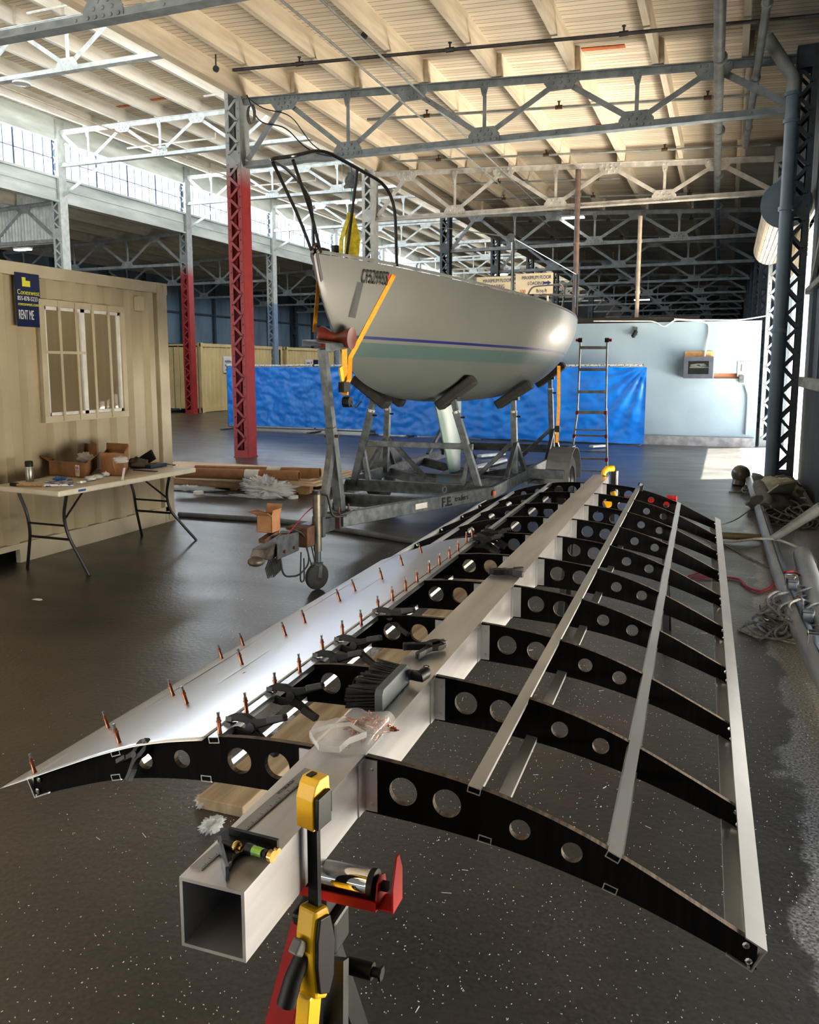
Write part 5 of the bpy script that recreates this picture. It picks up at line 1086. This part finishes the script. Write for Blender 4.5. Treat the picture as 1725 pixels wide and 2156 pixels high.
# ---------------- tan containers and signs far behind ----------------
TAN=PM('tan_container_paint',(214,196,146),(196,178,128),1.2,.55,0,.04,6); 
def tancont(y0,label):
    t=thing('shipping_container',label,'container',(-18.3,y0,0)); x1,x0=-18.3,-20.74; m=MB(); corrp(m,x1-.02,y0+.15,y0+5.9,.16,2.48,.036,.278); m.build('side_panel',TAN,t,solid=.002)
    MB().box(x1-.05,x1+.01,y0,y0+6.05,2.46,2.58).build('top_rail',TAN,t); MB().box(x1-.05,x1+.01,y0,y0+1.9,0.02,.17).box(x1-.05,x1+.01,y0+2.3,y0+3.7,.02,.17).box(x1-.05,x1+.01,y0+4.1,y0+6.05,.02,.17).build('bottom_rail',TAN,t)
    for yy in (y0,y0+5.9): MB().box(x1-.14,x1+.015,yy,yy+.15,0,2.6).build('corner_post',TAN,t)
    MB().box(x0,x1-.05,y0+.05,y0+6.0,2.5,2.56).box(x0,x0+.04,y0,y0+6.05,.1,2.5).box(x0,x1,y0+5.9,y0+6.0,.1,2.5).build('shell',TAN,t)
    for a in (x0+.12,x0+1.24): 
        d=MB().box(a,a+1.08,y0,y0+.05,.15,2.45).build('door',TAN,t)
        m=MB(); 
        for z in (.2,.6,1.0,1.4,1.8,2.2): m.box(a+.05,a+1.02,y0-.02,y0,z,z+.22)
        m.build('door_ribs',TAN,d); 
        for xx in (a+.25,a+.8): MB().cyl((xx,y0-.05,.1),(xx,y0-.05,2.48),.018,8).build('locking_bar',TAN,d)
    return t
c1=tancont(26.05,'tan shipping container behind the red columns, doors facing the camera'); c2=tancont(32.5,'tan shipping container farther back, behind the trailer post')
def msign(y0,y1_,z0,z1,par,full=True):
    o=MB().box(-18.29,-18.27,y0,y1_,z0,z1).build('storage_sign',WINK,par); MB().box(-18.275,-18.265,y0+(y1_-y0)*.6,y1_,z0+(z1-z0)*(.0 if not full else .25),z1).build('navy_panel',NAVY,o); s=(z1-z0)
    text('mobile\nmodular',s*.25,(-18.262,y0+.08,z0+s*.62),(0,1,0),(0,0,1),NAVY,o); text('Portable Storage',s*.15,(-18.262,y0+.08,z0+s*.12),(0,1,0),(0,0,1),NAVY,o,sxy=(.8,1))
    MB().cyl((-18.27,y0+(y1_-y0)*.45,z0+s*.72),(-18.262,y0+(y1_-y0)*.45,z0+s*.72),s*.12,14).build('orange_disc',PM('orange_ink',(230,140,50),(220,130,40)),o)
a=GX(470,750,-18.28); b=GX(531,784,-18.28); msign(a.y,b.y,b.z,a.z,c1); a=GX(643,757,-18.28); b=GX(670,780,-18.28); msign(a.y,b.y,b.z,a.z,c2,False)
# ---------------- chain link fence panels with a blue tarpaulin ----------------
TARP=None
def tarpmat():
    m=PM('blue_tarpaulin',(10,110,216),(16,128,232),2.2,.38,0,0,6); return m
TARP=tarpmat()
FA=Vector((-12.75,19.32,0)); FB=Vector((-1.66,18.6,0)); fd_=(FB-FA).normalized(); fn=Vector((fd_.y,-fd_.x,0))
def fx(px): 
    r=ray(px,800); t=(FA-C0).dot(fn)/r.dot(fn); q=C0+r*t; return (q-FA).dot(fd_)
def tarp(s0,s1,z0,z1,seed,label,fans):
    def f(a,b):
        s=s0+(s1-s0)*a; z=z0+(z1-z0)*b; p=Vector((s*1.3,z*1.6,seed)); w=.022*noise.noise(p*1.7)+.014*abs(noise.noise(Vector((s*1.2,z*5,seed+5))))+.020*noise.noise(Vector((s*5,z*8,seed)))+.010*noise.noise(Vector((s*13,z*17,seed)))
        for (cx,cz,k,am) in fans:
            dx,dz=s-cx,z-cz; d=math.hypot(dx,dz)+.05; w+=am*math.sin(math.atan2(dz,dx)*k)*math.exp(-d*.75)*min(1,d*2)
        z+=(.015*noise.noise(Vector((s*2,0,seed))) if b<.02 or b>.98 else 0)
        return FA+fd_*s+fn*(.045+w)+Vector((0,0,z))
    o=MB().grid(f,170,44).build('tarpaulin',TARP,None,smooth=2); return tag(o,label,'tarpaulin')
sA,sM,sB=0.05,fx(790),fx(1362)
tarp(sA,sM+.05,.13,1.70,3,'bright blue tarpaulin hung on the left fence panels, behind the red column and trailer post',[(sM,1.8,26,.05)]); tarp(sM+.02,sB,.03,1.70,9,'bright blue tarpaulin hung on the right fence panels, behind the keel and ladder',[(sB,1.75,20,.035),(sM+3,1.7,18,.03)])
def fmesh():
    m=bpy.data.materials.new('chain_link_wire'); m.use_nodes=True; N=m.node_tree.nodes; K=m.node_tree.links; b=N['Principled BSDF']; b.inputs['Base Color'].default_value=L((150,154,156)); b.inputs['Metallic'].default_value=.7; b.inputs['Roughness'].default_value=.4
    return m
FW=fmesh()
fence=None; n=4; ln=(FB-FA).length
for k in range(n):
    a=FA+fd_*(ln*k/n+.02); b=FA+fd_*(ln*(k+1)/n-.02); t=thing('fence_panel','temporary chain link fence panel behind the blue tarpaulins, %s from the left'%nth(k),'fence',tuple(a),group='fence panels'); U=Vector((0,0,1))
    m=MB().tube([a+U*.08,a+U*1.74,b+U*1.74,b+U*.08,a+U*.08],.018,8); m.build('frame_tube',GALV,t,smooth=True); m=MB(); q=.075; L_=(b-a).length; H0,H1=.08,1.74; k2=-int((H1-H0)/q)
    for j in range(k2,int(L_/q)):
        for sg_ in (1,-1):
            s0=j*q; p0=(s0,H0) if sg_>0 else (s0,H1); 
            # clip diagonal to the panel
            tmin=max(0,-s0); tmax=min(H1-H0,L_-s0)
            if tmax<=tmin: continue
            A_=a+fd_*(s0+tmin)+U*(H0+tmin if sg_>0 else H1-tmin); B_=a+fd_*(s0+tmax)+U*(H0+tmax if sg_>0 else H1-tmax); m.bar(A_,B_,.004,.004)
    m.build('chain_link',FW,t); 
    for p in (a,b): MB().bar(p+fn*.35+U*.02,p-fn*.25+U*.02,.05,.03).build('fence_foot',GALV,t)
    MB().tube([a+U*1.745,a.lerp(b,.5)+U*1.735,b+U*1.745],.026,8).build('top_hem',PM('white_hem_rope',(205,208,208),(60,64,68),30,.7,lo=.55,hi=.6),t)
# ---------------- things on the plaster wall ----------------
yw=19.15
pb=MB().box(GY(1443,740,yw).x,GY(1503,740,yw).x,yw-.03,yw,GY(1443,795,yw).z,GY(1443,740,yw).z).build('backing_board',PM('osb_board',(206,160,104),(176,128,78),9,.8),None); tag(pb,'plywood board fixed to the plaster wall behind the equipment cabinet','board')
a=GY(1441,751,yw-.3); b=GY(1501,797,yw-.3); cab_=thing('network_cabinet','dark grey wall cabinet with a glass door on the blue plaster wall','cabinet',(a.x,yw-.2,b.z)); DG=PM('charcoal_cabinet',(66,72,86),(54,60,72),9,.45)
cc=MB(); y0=yw-.30; cc.box(a.x,b.x,y0+.27,yw-.03,b.z,a.z).box(a.x,b.x,y0,y0+.27,a.z-.015,a.z).box(a.x,b.x,y0,y0+.27,b.z,b.z+.015).box(a.x,a.x+.015,y0,y0+.27,b.z,a.z).box(b.x-.015,b.x,y0,y0+.27,b.z,a.z).build('cabinet_body',DG,cab_)
w_=b.x-a.x; h_=a.z-b.z; dr=MB().prism([(a.x,y0-.012,b.z),(b.x,y0-.012,b.z),(b.x,y0-.012,a.z),(a.x,y0-.012,a.z)],(0,.012,0),[[(a.x+w_*.15,y0-.012,b.z+h_*.2),(b.x-w_*.15,y0-.012,b.z+h_*.2),(b.x-w_*.15,y0-.012,a.z-h_*.2),(a.x+w_*.15,y0-.012,a.z-h_*.2)]]).build('door',DG,cab_); MB().box(a.x+w_*.15,b.x-w_*.15,y0-.006,y0-.003,b.z+h_*.2,a.z-h_*.2).build('pane',GLASS('office_glass',(40,46,44),.38,.03),dr)
MB().box(a.x+w_*.2,b.x-w_*.16,y0+.06,y0+.2,b.z+h_*.48,b.z+h_*.54).build('patch_panel',WHT,cab_); m=MB()
for k in range(5): m.tube(arc([(a.x+w_*(.28+.08*k),y0+.05,b.z+h_*.52),(a.x+w_*(.22+.03*k),y0+.04,b.z+h_*.62),(a.x+w_*(.5+.05*k),y0+.04,b.z+h_*.68),(a.x+w_*(.6+.04*k),y0+.05,b.z+h_*.56)]),.008,6)
m.build('patch_cables',WHT,cab_)
CW=PM('white_cable',(214,216,214),(190,192,190),9,.5)
tag(MB().tube(arc([GY(1484,751,yw-.1),GY(1488,725,yw-.06),GY(1494,700,yw-.04),GY(1493,680,yw-.04),GY(1470,675,yw-.02),GY(1420,672,yw-.02)]),.022,8).build('cable_bundle',CW,None,smooth=True),'white cable bundle rising from the wall cabinet to the wall top','cable')
tag(MB().tube(arc([GY(1620,664,yw-.03),GY(1560,674,yw-.03),GY(1420,673,yw-.03),GY(1400,690,yw-.05),GY(1378,676,yw-.03),GY(1250,676,yw-.03)]),.014,6).build('wall_top_cable',CW,None,smooth=True),'pale cable running along the top edge of the plaster wall','cable')
a=GY(1338,700,yw-.05); t=thing('security_camera','small grey security camera on the upper plaster wall','camera',tuple(a)); MB().box(a.x-.04,a.x+.04,yw-.04,yw,a.z-.06,a.z+.12).build('mount',GALV,t); MB().bar(a+Vector((.02,0,.03)),a+Vector((-.04,-.10,-.10)),.07,.07).build('camera_body',BLK,t,bevel=.01)
a=GY(1568,776,yw); t=thing('switch_box','small white framed electric switch box on the plaster wall','switch',(a.x,yw,a.z)); MB().box(a.x-.14,a.x+.14,yw-.02,yw,a.z-.17,a.z+.15).build('cover_plate',PM('grey_cover',(180,186,184),(150,158,156),9,.6),t); MB().box(a.x-.05,a.x+.05,yw-.06,yw-.02,a.z-.07,a.z+.09).build('switch',WHT,t); MB().box(a.x-.09,a.x,yw-.08,yw-.02,a.z-.30,a.z-.14).build('socket',GALV,t)
tag(MB().tube(arc([GY(1570,812,yw-.04),GY(1576,830,yw-.04),GY(1575,860,yw-.04),GY(1571,915,yw-.04)]),.03,8).build('wall_conduit',PLA,None,smooth=True),'short painted conduit running down the plaster wall to the curb','pipe')
tag(MB().box(-3.6,-.6,19.2,19.5,2.68,2.8).build('roof_timber',PM('dark_timber',(40,34,30),(28,24,22),9,.9),None),'dark timbers lying on top of the plaster wall','timber')
# ---------------- pipes ----------------
GP=PM('grey_pipe_paint',(150,154,152),(122,126,126),5,.5); IRON=PM('dark_iron_pipe',(66,64,64),(46,44,44),9,.5,.4)
def pipe(pts,r,label,mat=GP,coup=0,name='pipe'):
    t=thing(name,label,'pipe',tuple(pts[0])); MB().tube(pts,r,12).build('pipe_run',mat,t,smooth=True); A=Vector(pts[0]); B=Vector(pts[-1])
    for k in range(coup): p=A.lerp(B,(k+.5)/coup); d=(B-A).normalized()*.03; MB().cyl(p-d,p+d,r*1.3,12).build('coupling',mat,t,smooth=True)
    return t
pipe([(-.22,7.0,5.85),(-.45,25,5.85),(-.55,40,5.85)],.072,'thick pale pipe running along under the roof, left of the thinner one',GP,9)
pipe([(.30,7.0,5.88),(.14,17.6,5.88)],.052,'thinner pale pipe running along under the roof toward the blue downpipe',GP,4)
pq=GY(1650,195,13.15); pz=pq.z; pxx=.68
pipe([(pxx,13.15,0),(pxx,13.15,pz)],.085,'tall blue grey downpipe beside the bright doorway',PM('blue_grey_downpipe',(108,128,142),(88,106,120),2,.45),0,'downpipe'); 
for z in (pz-.06,pz-.42,3.9,2.2): tag(MB().cyl((pxx,13.15,z),(pxx,13.15,z+.05),.105,16).build('pipe_clamp',PM('blue_grey_downpipe',(108,128,142)),None,smooth=True),'ring clamp on the blue downpipe, %s up'%{pz-.06:'topmost',pz-.42:'second from the top',3.9:'third from the top',2.2:'lowest'}[z],'clamp','ring clamps on the downpipe')
pe=GY(1612,78,13.0); tag(MB().tube(arc([(pxx,13.15,pz),(pxx,13.14,pz+.18),(pe.x+.02,13.0,pe.z)],5),.085,14).build('pipe_elbow',GP,None,smooth=True),'pale angled pipe elbow joining the downpipe at the ceiling','pipe')
pipe([GY(1218,357,19.35),GY(1211,665,19.35)],.062,'rusty brown vertical pipe behind the sailboat stern',PM('brown_rusty_pipe',(120,96,84),(92,80,76),6,.6,.2),3)
pipe([GY(1349,455,19.5),GY(1341,668,19.5)],.045,'tan vertical pipe standing on the plaster wall, right of the brown one',PM('tan_pipe',(176,160,140),(150,136,120),6,.6),2)
for k,(y,xa,xb,r) in enumerate(((11.95,-7.6,.9,.026),(15.0,-6.6,.3,.026),(18.3,-7.5,.6,.024),(20.9,-6.8,-2.6,.022),(23.0,-7.2,.3,.024),(26.8,-7.3,.4,.022),(30.3,-7.3,.4,.022))):
    t=thing('sprinkler_pipe','thin sprinkler pipe across the right-hand roof, %s from the camera'%nth(k),'pipe',(xa,y,zr(xa)-.05)); pts=[(xa,y,zr(xa)-.05),(xb,y,zr(xb)-.05)]; MB().tube(pts,r,8).build('pipe_run',IRON if k==0 else GP,t,smooth=True)
    x=xa+1.2
    while x<xb-.5:
        z=zr(x)-.05; h=MB().cyl((x,y,z),(x,y,z+.10),.014,8).cyl((x,y,z+.09),(x,y,z+.10),.03,8).cyl((x-.06,y,z),(x+.06,y,z),r*1.4,8).build('sprinkler_head',RUST if k else IRON,t); x+=2.45
for k,(y,xa,xb) in enumerate(((15.6,-17.6,-14.2),(21.6,-17.6,-14.4),(18.3,-12.5,-9.0),(27.6,-17.6,-14.2),(13.0,-12.8,-9.5))):
    tag(MB().tube([(xa,y,ZM-.022),(xb,y,ZM-.022),(xb,y,ZM+.12)],.026,8).build('sprinkler_pipe',PM('white_pipe',(214,216,210),(190,192,186),9,.5),None,smooth=True),'short white sprinkler branch under the raised roof, %s'%['nearest along the windows','second along the windows','in the middle of the second bay','third along the windows','right beside the near column row'][k],'pipe')
pipe([(-5.12,8.6,6.0),(-5.3,26,6.0)],.017,'thin grey conduit running away under the roof, left of two',GP,0,'conduit'); pipe([(-4.72,8.6,6.05),(-4.98,24,6.05)],.017,'thin grey conduit running away under the roof, right of two',GP,0,'conduit')
pipe([(-14.6,13.2,7.6),(-15.0,31,7.6)],.018,'long thin tan conduit crossing under the raised roof trusses',PM('tan_pipe',(176,160,140)),0,'conduit')
tag(MB().tube(arc([GY(520,200,13.3),GY(545,260,13.3),GY(600,265,13.35),GY(650,320,13.4),GY(720,333,13.4)],5),.012,6).tube(arc([GY(520,205,13.3),GY(555,230,13.3),GY(612,240,13.35),GY(660,310,13.4),GY(715,335,13.4)],5),.010,6).build('cable_swag',BLK,None),'dark cable swag drooping beside the top of the red column','cable')
t=thing('cable_coil','coil of pale cable hanging at the top of the red column','cable',tuple(GY(530,215,13.25))); m=MB(); c=GY(526,222,13.2)
for k in range(5): m.tube([c+Vector((.07*math.sin(a),.02*k,-.16+.16*math.cos(a)+.01*k)) for a in [2*PI*q/14 for q in range(15)]],.006,5)
m.build('coil',GREYC,t)
for k,(xx,yy) in enumerate(((455,145),(767,75))): 
    p=GY(xx,yy,11.9); tag(MB().cyl(p,p+Vector((0,0,.22)),.012,6).cyl(p-Vector((0,.02,0)),p+Vector((0,.02,0)),.05,12).build('hanging_fitting',IRON,None),'small dark fitting hanging from a joist, %s'%('near the red column' if k==0 else 'with a ring, above the middle of the truss'),'fitting')
for k,(xa,ya,xb,yb,lf,lab) in enumerate(((1187,111,1320,104,0,'bare orange board in the right-hand roof, left of the thick pipe'),(1256,266,1310,262,0,'short bare orange board seen through the second truss'),(318,210,355,204,1,'bare orange board in the raised roof, right of two'),(242,225,276,218,1,'bare orange board in the raised roof, left of two'))):
    zz=(ZM+JH) if lf else zr(-2)+JH; a,b=G(xa,ya,zz),G(xb,yb,zz); 
    if not lf: a.z=zr(a.x)+JH; b.z=zr(b.x)+JH
    b.y=a.y; tag(MB().bar(a-Vector((0,0,.008)),b-Vector((0,0,.008)),.13,.014,(0,0,1)).build('roof_board',PM('bare_orange_board',(190,104,60),(160,84,48),5,.8),None),lab,'board')
# roller door above the doorway
rd=thing('roller_door','rolled up white slatted door above the bright doorway','door',(.8,16.4,4.3)); SL=PM('cream_door_slats',(226,214,190),(200,188,164),3,.5)
m=MB(); n=26; c=Vector((.72,13.95,4.12)); 
for k in range(n): a=2*PI*k/n; m.bar(c+Vector((.30*math.cos(a),0,.30*math.sin(a))),c+Vector((.30*math.cos(a),5.1,.30*math.sin(a))),.06,.012,(math.cos(a),0,math.sin(a)))
m.build('rolled_slats',SL,rd); MB().lathe([(0,0),(.36,0),(.36,.03),(0,.03)],(.72,13.88,4.12),(0,1,0),24).build('end_plate',PM('blue_grey_downpipe',(108,128,142)),rd,smooth=True)
m=MB(); 
for z in [3.35+.07*k for k in range(9)]: m.box(XA-.06,XA-.04,13.95,19.05,z,z+.062)
m.build('curtain_slats',SL,rd)
# ---------------- mast, bags and ropes along the right wall ----------------
MASTM=PM('dull_anodised_mast',(160,162,160),(126,128,126),6,.42,.6,.03,6,(1,.3,1))
ma=[G(1575,1003,.10),G(1600,1070,.09),G(1640,1200,.085),G(1690,1330,.085),G(1727,1402,.085)]; ma.append(ma[-1]+(ma[-1]-ma[-2])*3)
mt=thing('aluminium_mast','long aluminium mast lying on the floor along the right wall','mast',tuple(ma[2])); MB().tube(ma,[.05,.058,.062,.066,.066,.066],14).build('mast_section',MASTM,mt,smooth=True); MB().tube([p+Vector((.0,0,.064)) for p in ma[1:]],.006,6).build('mast_groove',BLK,mt)
p=G(1560,1005,.12); mh=thing('mast_end_cover','round brown taped cover on the far end of the mast','cover',tuple(p)); MB().ball(p+Vector((0,.0,.05)),.13,18,(1,1.1,1)).build('cover',PM('brown_tape_ball',(96,88,78),(70,64,56),9,.35,0,.2),mh,smooth=True); MB().cyl(p+Vector((-.03,-.03,-.12)),p+Vector((-.01,0,.0)),.09,16).build('collar',PM('brown_tape_ball',(96,88,78)),mh,smooth=True)
a,b=G(1690,1168,.10),G(1730,1300,.10); tag(MB().tube([a,b,b+(b-a)*.5],.075,14).build('spar_section',MASTM,None,smooth=True),'shorter thick grey spar lying between the mast and the wall','spar')
a,b=G(1622,1138,.14),G(1730,1068,.5); tag(MB().tube([a,b],[.03,.05],12).build('spinnaker_pole',MASTM,None,smooth=True),'pale grey pole leaning from the mast toward the wall','pole')
a,b=G(1516,1127,.06),G(1618,1133,.06); t=thing('wooden_pole','yellowish wooden pole with metal end fitting lying across the floor to the mast','pole',tuple(a)); MB().tube([a,b],.035,12).build('pole',PM('olive_varnish_pole',(120,108,66),(96,86,52),6,.5),t,smooth=True); MB().tube([b-(b-a)*.14,b],.038,10).build('end_fitting',GALV,t)
def rope(pts,r,label,mat=GREYC,name='rope',z=None):
    P=[G(x,y,(r+.003) if len(q)==0 else q[0]) for x,y,*q in pts]; o=MB().tube(arc(P,5),r,7).build(name,mat,None,smooth=True); return tag(o,label,'rope')
rope([(1446,1112),(1466,1121),(1500,1140),(1540,1141),(1600,1134,.16),(1640,1136,.16),(1700,1160,.05),(1722,1185),(1710,1200),(1676,1206)],.012,'pale hose looping across the floor and over the mast',PM('pale_hose',(176,174,160),(150,148,136),20,.6),'hose')
rope([(1450,1213),(1475,1205),(1500,1207)],.007,'short loop of red and black cord under the wing edge',PM('red_cord',(160,24,34),(120,20,28),20,.6),'cord')
rope([(1460,1216),(1527,1215),(1558,1219),(1572,1236),(1600,1247),(1626,1236),(1632,1215),(1655,1204,.16),(1672,1203,.16),(1692,1216,.1),(1727,1217,.1)],.009,'red cord snaking over the floor and across the mast',PM('red_cord',(160,24,34),(120,20,28),20,.6),'cord')
rope([(1515,1107,.3),(1550,1095,.1),(1582,1072),(1587,1062)],.006,'thin grey wire from the wing corner toward the mast end',GREYC,'wire')
rope([(1522,1144),(1560,1165),(1600,1185),(1645,1208)],.006,'thin tan rope running straight across the floor to the mast')
rope([(1587,1072),(1582,1040),(1585,1025),(1560,1037),(1535,1036)],.009,'grey rope tail beside the far end of the mast')
rope([(1600,1275),(1602,1292),(1612,1306),(1640,1306),(1680,1292),(1700,1280)],.006,'wire with shackle lying left of the rope heap',CHROME,'wire')
m=MB()
for k in range(9):
    c=G(1580+random.uniform(-4,4),1030+random.uniform(-5,5),.02+.008*k); m.tube([c+Vector((.09*math.cos(a),.16*math.sin(a),.01*math.sin(a*3+k))) for a in [2*PI*q/16 for q in range(16)]],.009,6,closed=True)
tag(m.build('rope_coil',GREYC,None,smooth=True),'small grey rope coil by the far end of the mast','rope')
def tangle(cx,cy,rx,ry,n,r,label,seed,zmax=.16,mat=GREYC):
    rnd=random.Random(seed); m=MB(); c=G(cx,cy,0)
    for k in range(n):
        o=c+Vector((rnd.uniform(-rx,rx)*.6,rnd.uniform(-ry,ry)*.6,0)); ph=rnd.uniform(0,6); a1=rx*rnd.uniform(.3,.7); b1=ry*rnd.uniform(.3,.7); z0=rnd.uniform(r,zmax)
        m.tube([o+Vector((a1*math.cos(t)+.3*a1*math.cos(2*t+ph),b1*math.sin(t)+.3*b1*math.sin(3*t+ph),max(r,z0+.04*math.sin(2*t+ph)))) for t in [2*PI*q/22 for q in range(22)]],r,6,closed=True)
    return tag(m.build('rope_tangle',mat,None,smooth=True),label,'rope')
tangle(1664,1097,.26,.5,20,.010,'tangle of tan rope between the bags and the leaning pole',4); tangle(1690,1318,.24,.45,22,.009,'big tangle of pale rope heaped over the near mast',6,.15); tangle(1640,1335,.2,.22,7,.008,'looser rope loops spilling left of the big tangle',9,.06)
for k,(x,y) in enumerate(((1668,1235),(1662,1225),(1700,1300),(1712,1345))): 
    p=G(x,y,.16); tag(MB().box(p.x-.03,p.x+.03,p.y-.05,p.y+.05,p.z-.02,p.z+.04).cyl(p+Vector((-.03,0,.03)),p+Vector((.04,0,.03)),.025,12).build('mast_fitting',CHROME if k%2 else GALV,None,bevel=.004),'metal mast fitting tied up on the mast, %s from the far end'%nth([1,0,2,3][k]),'fitting','fittings on the mast')
# canvas bags
OLV=PM('olive_canvas',(122,116,96),(88,84,70),4,.9,0,.2); CRV=PM('cream_canvas',(190,184,166),(150,146,130),4,.9,0,.2); DKV=PM('dark_canvas',(66,64,58),(46,44,42),4,.9,0,.2)
for k,(x,y,sx,sy,sz,mt_,lab) in enumerate(((1632,1075,.30,.42,.16,OLV,'long olive canvas bag lying nearest the mast'),(1685,1085,.32,.40,.20,DKV,'dark canvas bag in front of the wall, nearest the camera'),(1640,1040,.22,.7,.10,CRV,'cream folded sail bag on top of the olive one'),(1690,1050,.25,.55,.22,CRV,'cream rounded bag against the wall'),(1612,1030,.18,.9,.13,DKV,'dark long bag beside the downpipe foot'),(1655,1032,.20,.6,.14,OLV,'brown bag at the back of the pile'),(1692,1036,.16,.5,.18,DKV,'dark bag at the back right of the pile'))):
    c=G(x,y,0); c.x=min(c.x,XA-.06-sx*1.25); tag(blob('canvas_bag',c,sx,sy,sz*.6,mt_,30+k,.35,6,30,18,rz=.12),lab,'bag','canvas bags by the right wall')
a=[G(1615,1040,.22),G(1668,1040,.20),G(1680,1014,.42),G(1640,1022,.40)]; tag(MB().prism(a,(0,0,.02)).build('cream_board',PM('cream_board',(206,202,188),(180,176,160),4,.6),None),'cream board lying tilted on top of the bag pile','board')
tag(MB().tube(arc([G(1598,1022,.2),G(1610,1045,.18),G(1622,1060,.14),G(1612,1068,.12)]),.075,12).build('canvas_sleeve',PM('grey_canvas_sleeve',(120,120,114),(92,92,88),6,.9,0,.2),None,smooth=True),'grey canvas sleeve wrapped over the mast','sleeve')
# ---------------- floor odds and ends ----------------
PLW=PM('pale_weathered_plank',(176,160,132),(120,100,76),1.6,.8,0,.25,9,(9,.7,3),lo=.35,hi=.7,dist=.5)
for k,(y0,y1_,x) in enumerate(((2.50,3.62,-1.74),(3.75,4.95,-1.72),(5.05,6.1,-1.74),(6.2,7.1,-1.78))): plank((x,y0,0),(x,y1_,0),.21,.045,'pale weathered timber plank on the floor under the wing frame, %s from the near end'%nth(k),mat=PLW)
for k,(x,y,sx,sy,lab) in enumerate(((597,1533,.07,.09,'crumpled bubble wrap on the floor under the wing, left of the plank'),(437,1692,.04,.05,'torn clear film at the near end of the plank'),(447,1745,.035,.05,'small scrap of clear film on the floor before the plank'),(780,1380,.08,.08,'clear bubble wrap beside the second plank'))): tag(blob('bubble_wrap',G(x,y),sx,sy,.018,FILM,50+k,.7,14,34,18),lab,'film')
tag(MB().box(-1.60,-1.50,2.9,6.8,.0,.02).build('packing_strip',PM('black_bubble_strip',(30,30,30),(90,92,94),70,.35,0,.4,2,lo=.55,hi=.65),None),'dark glittering packing strip lying along the right side of the planks','strip')
# cardboard tubes and boards on a pallet
pa=G(560,1040); plt=thing('wooden_pallet','low wooden pallet under boards and cardboard tubes, behind the folding table','pallet',(-6.6,10.2,0)); 
x0,x1=-8.2,-5.15; PW=PM('pallet_wood',(176,140,100),(140,108,76),4,.8,0,.1,8,(.6,5,3))
for k,y in enumerate((9.75,10.3,10.85)): MB().box(x0,x1,y-.05,y+.05,.02,.11).build('runner',PW,plt)
for k in range(9): MB().box(x0+.36*k,x0+.36*k+.12,9.7,10.9,.11,.13).box(x0+.36*k,x0+.36*k+.12,9.7,10.9,0,.02).build('slat',PW,plt)
for k in range(3): tag(MB().prism([(x0-.1*k,9.6+.1*k,.131+.022*k),(x1+.15-.1*k,9.6+.1*k,.131+.022*k),(x1+.25-.1*k,10.95,.131+.022*k),(x0,10.95,.131+.022*k)],(0,0,.02)).build('flat_board',PM('pale_mdf_board',(206,184,156),(186,164,136),3,.8),None),'pale flat board stacked on the pallet, %s from the bottom'%nth(k),'board','boards on the pallet')
for k,(a,b,lab) in enumerate(((G(372,995,.27),G(630,1002,.27),'long brown cardboard tube lying nearest on the boards'),(G(400,992,.27),G(664,999,.27),'farther brown cardboard tube with a white label'))):
    d=(b-a).normalized(); t=thing('cardboard_tube',lab,'tube',tuple(a)); prof=[(.052,0),(.07,0),(.07,(b-a).length),(.052,(b-a).length),(.052,(b-a).length-.3)]; MB().lathe(prof,a+Vector((0,.14*k,0)),d,22).build('tube_wall',CARD,t,smooth=True); MB().lathe([(.0705,(b-a).length-.75),(.0705,(b-a).length-.55)],a+Vector((0,.14*k,0)),d,22).build('label',WHT,t,smooth=True)
for k,(x,y,sx,sy,sz,lab) in enumerate(((562,1046,.30,.18,.12,'big crumpled clear film lying before the pallet'),(400,1032,.4,.1,.03,'flat clear film along the left of the pallet'),(535,1048,.3,.06,.02,'thin clear film spread toward the camera'))): tag(blob('plastic_film',G(x,y),sx,sy,sz,FILM2,60+k,.9,18,48,28),lab,'film')
for k,(x,y) in enumerate(((418,1040),(617,1049))): tag(MB().lathe([(0,0),(.07,0),(.07,.035),(.06,.04),(0,.04)],G(x,y),n=20).build('plastic_tub',WHT,None,smooth=True),'small round white tub on the floor, %s'%('left of the film' if k==0 else 'right of the film by the trailer'),'tub')
tag(MB().tube([G(377,1083,.03),G(560,1094,.03),G(640,1102,.03),G(882,1141,.03)],.03,10).build('floor_pipe',PM('dull_grey_hose',(92,94,96),(74,76,78),9,.5),None,smooth=True),'long grey pipe lying on the floor under the trailer hitch','pipe')
a=Vector((-2.98,4.98,.545)); q=[a+Vector((-.06,-.05,0)),a+Vector((.06,-.05,0)),a+Vector((.06,.07,0)),a+Vector((-.06,.07,0))]; cbox('small open cardboard box with flaps up, standing on the trailer coupling',q,.12,{0:(.5,.06),2:(1.1,.07),3:(.25,.07),1:(1.3,.04)},.003)
for k,(x,y) in enumerate(((80,1263),(664,1229))): tag(blob('paper_scrap',G(x,y),.04,.02,.004,WHT,70+k,.6,9,14,8),'tiny white paper scrap on the floor, %s'%('at the left near the table' if k==0 else 'by the jack wheel'),'scrap')
for k,(xa,ya,xb,yb) in enumerate(((1000,985,1062,968),(1010,960,1060,955),(1245,940,1275,938))): a,b=G(xa,ya,.05),G(xb,yb,.05); tag(MB().bar(a,b,.12,.04).build('white_plank',PM('white_plank',(196,200,204),(160,166,170),4,.6),None),'pale plank on the floor behind the trailer, %s'%['nearest','middle','farthest right, before the fence'][k],'plank')
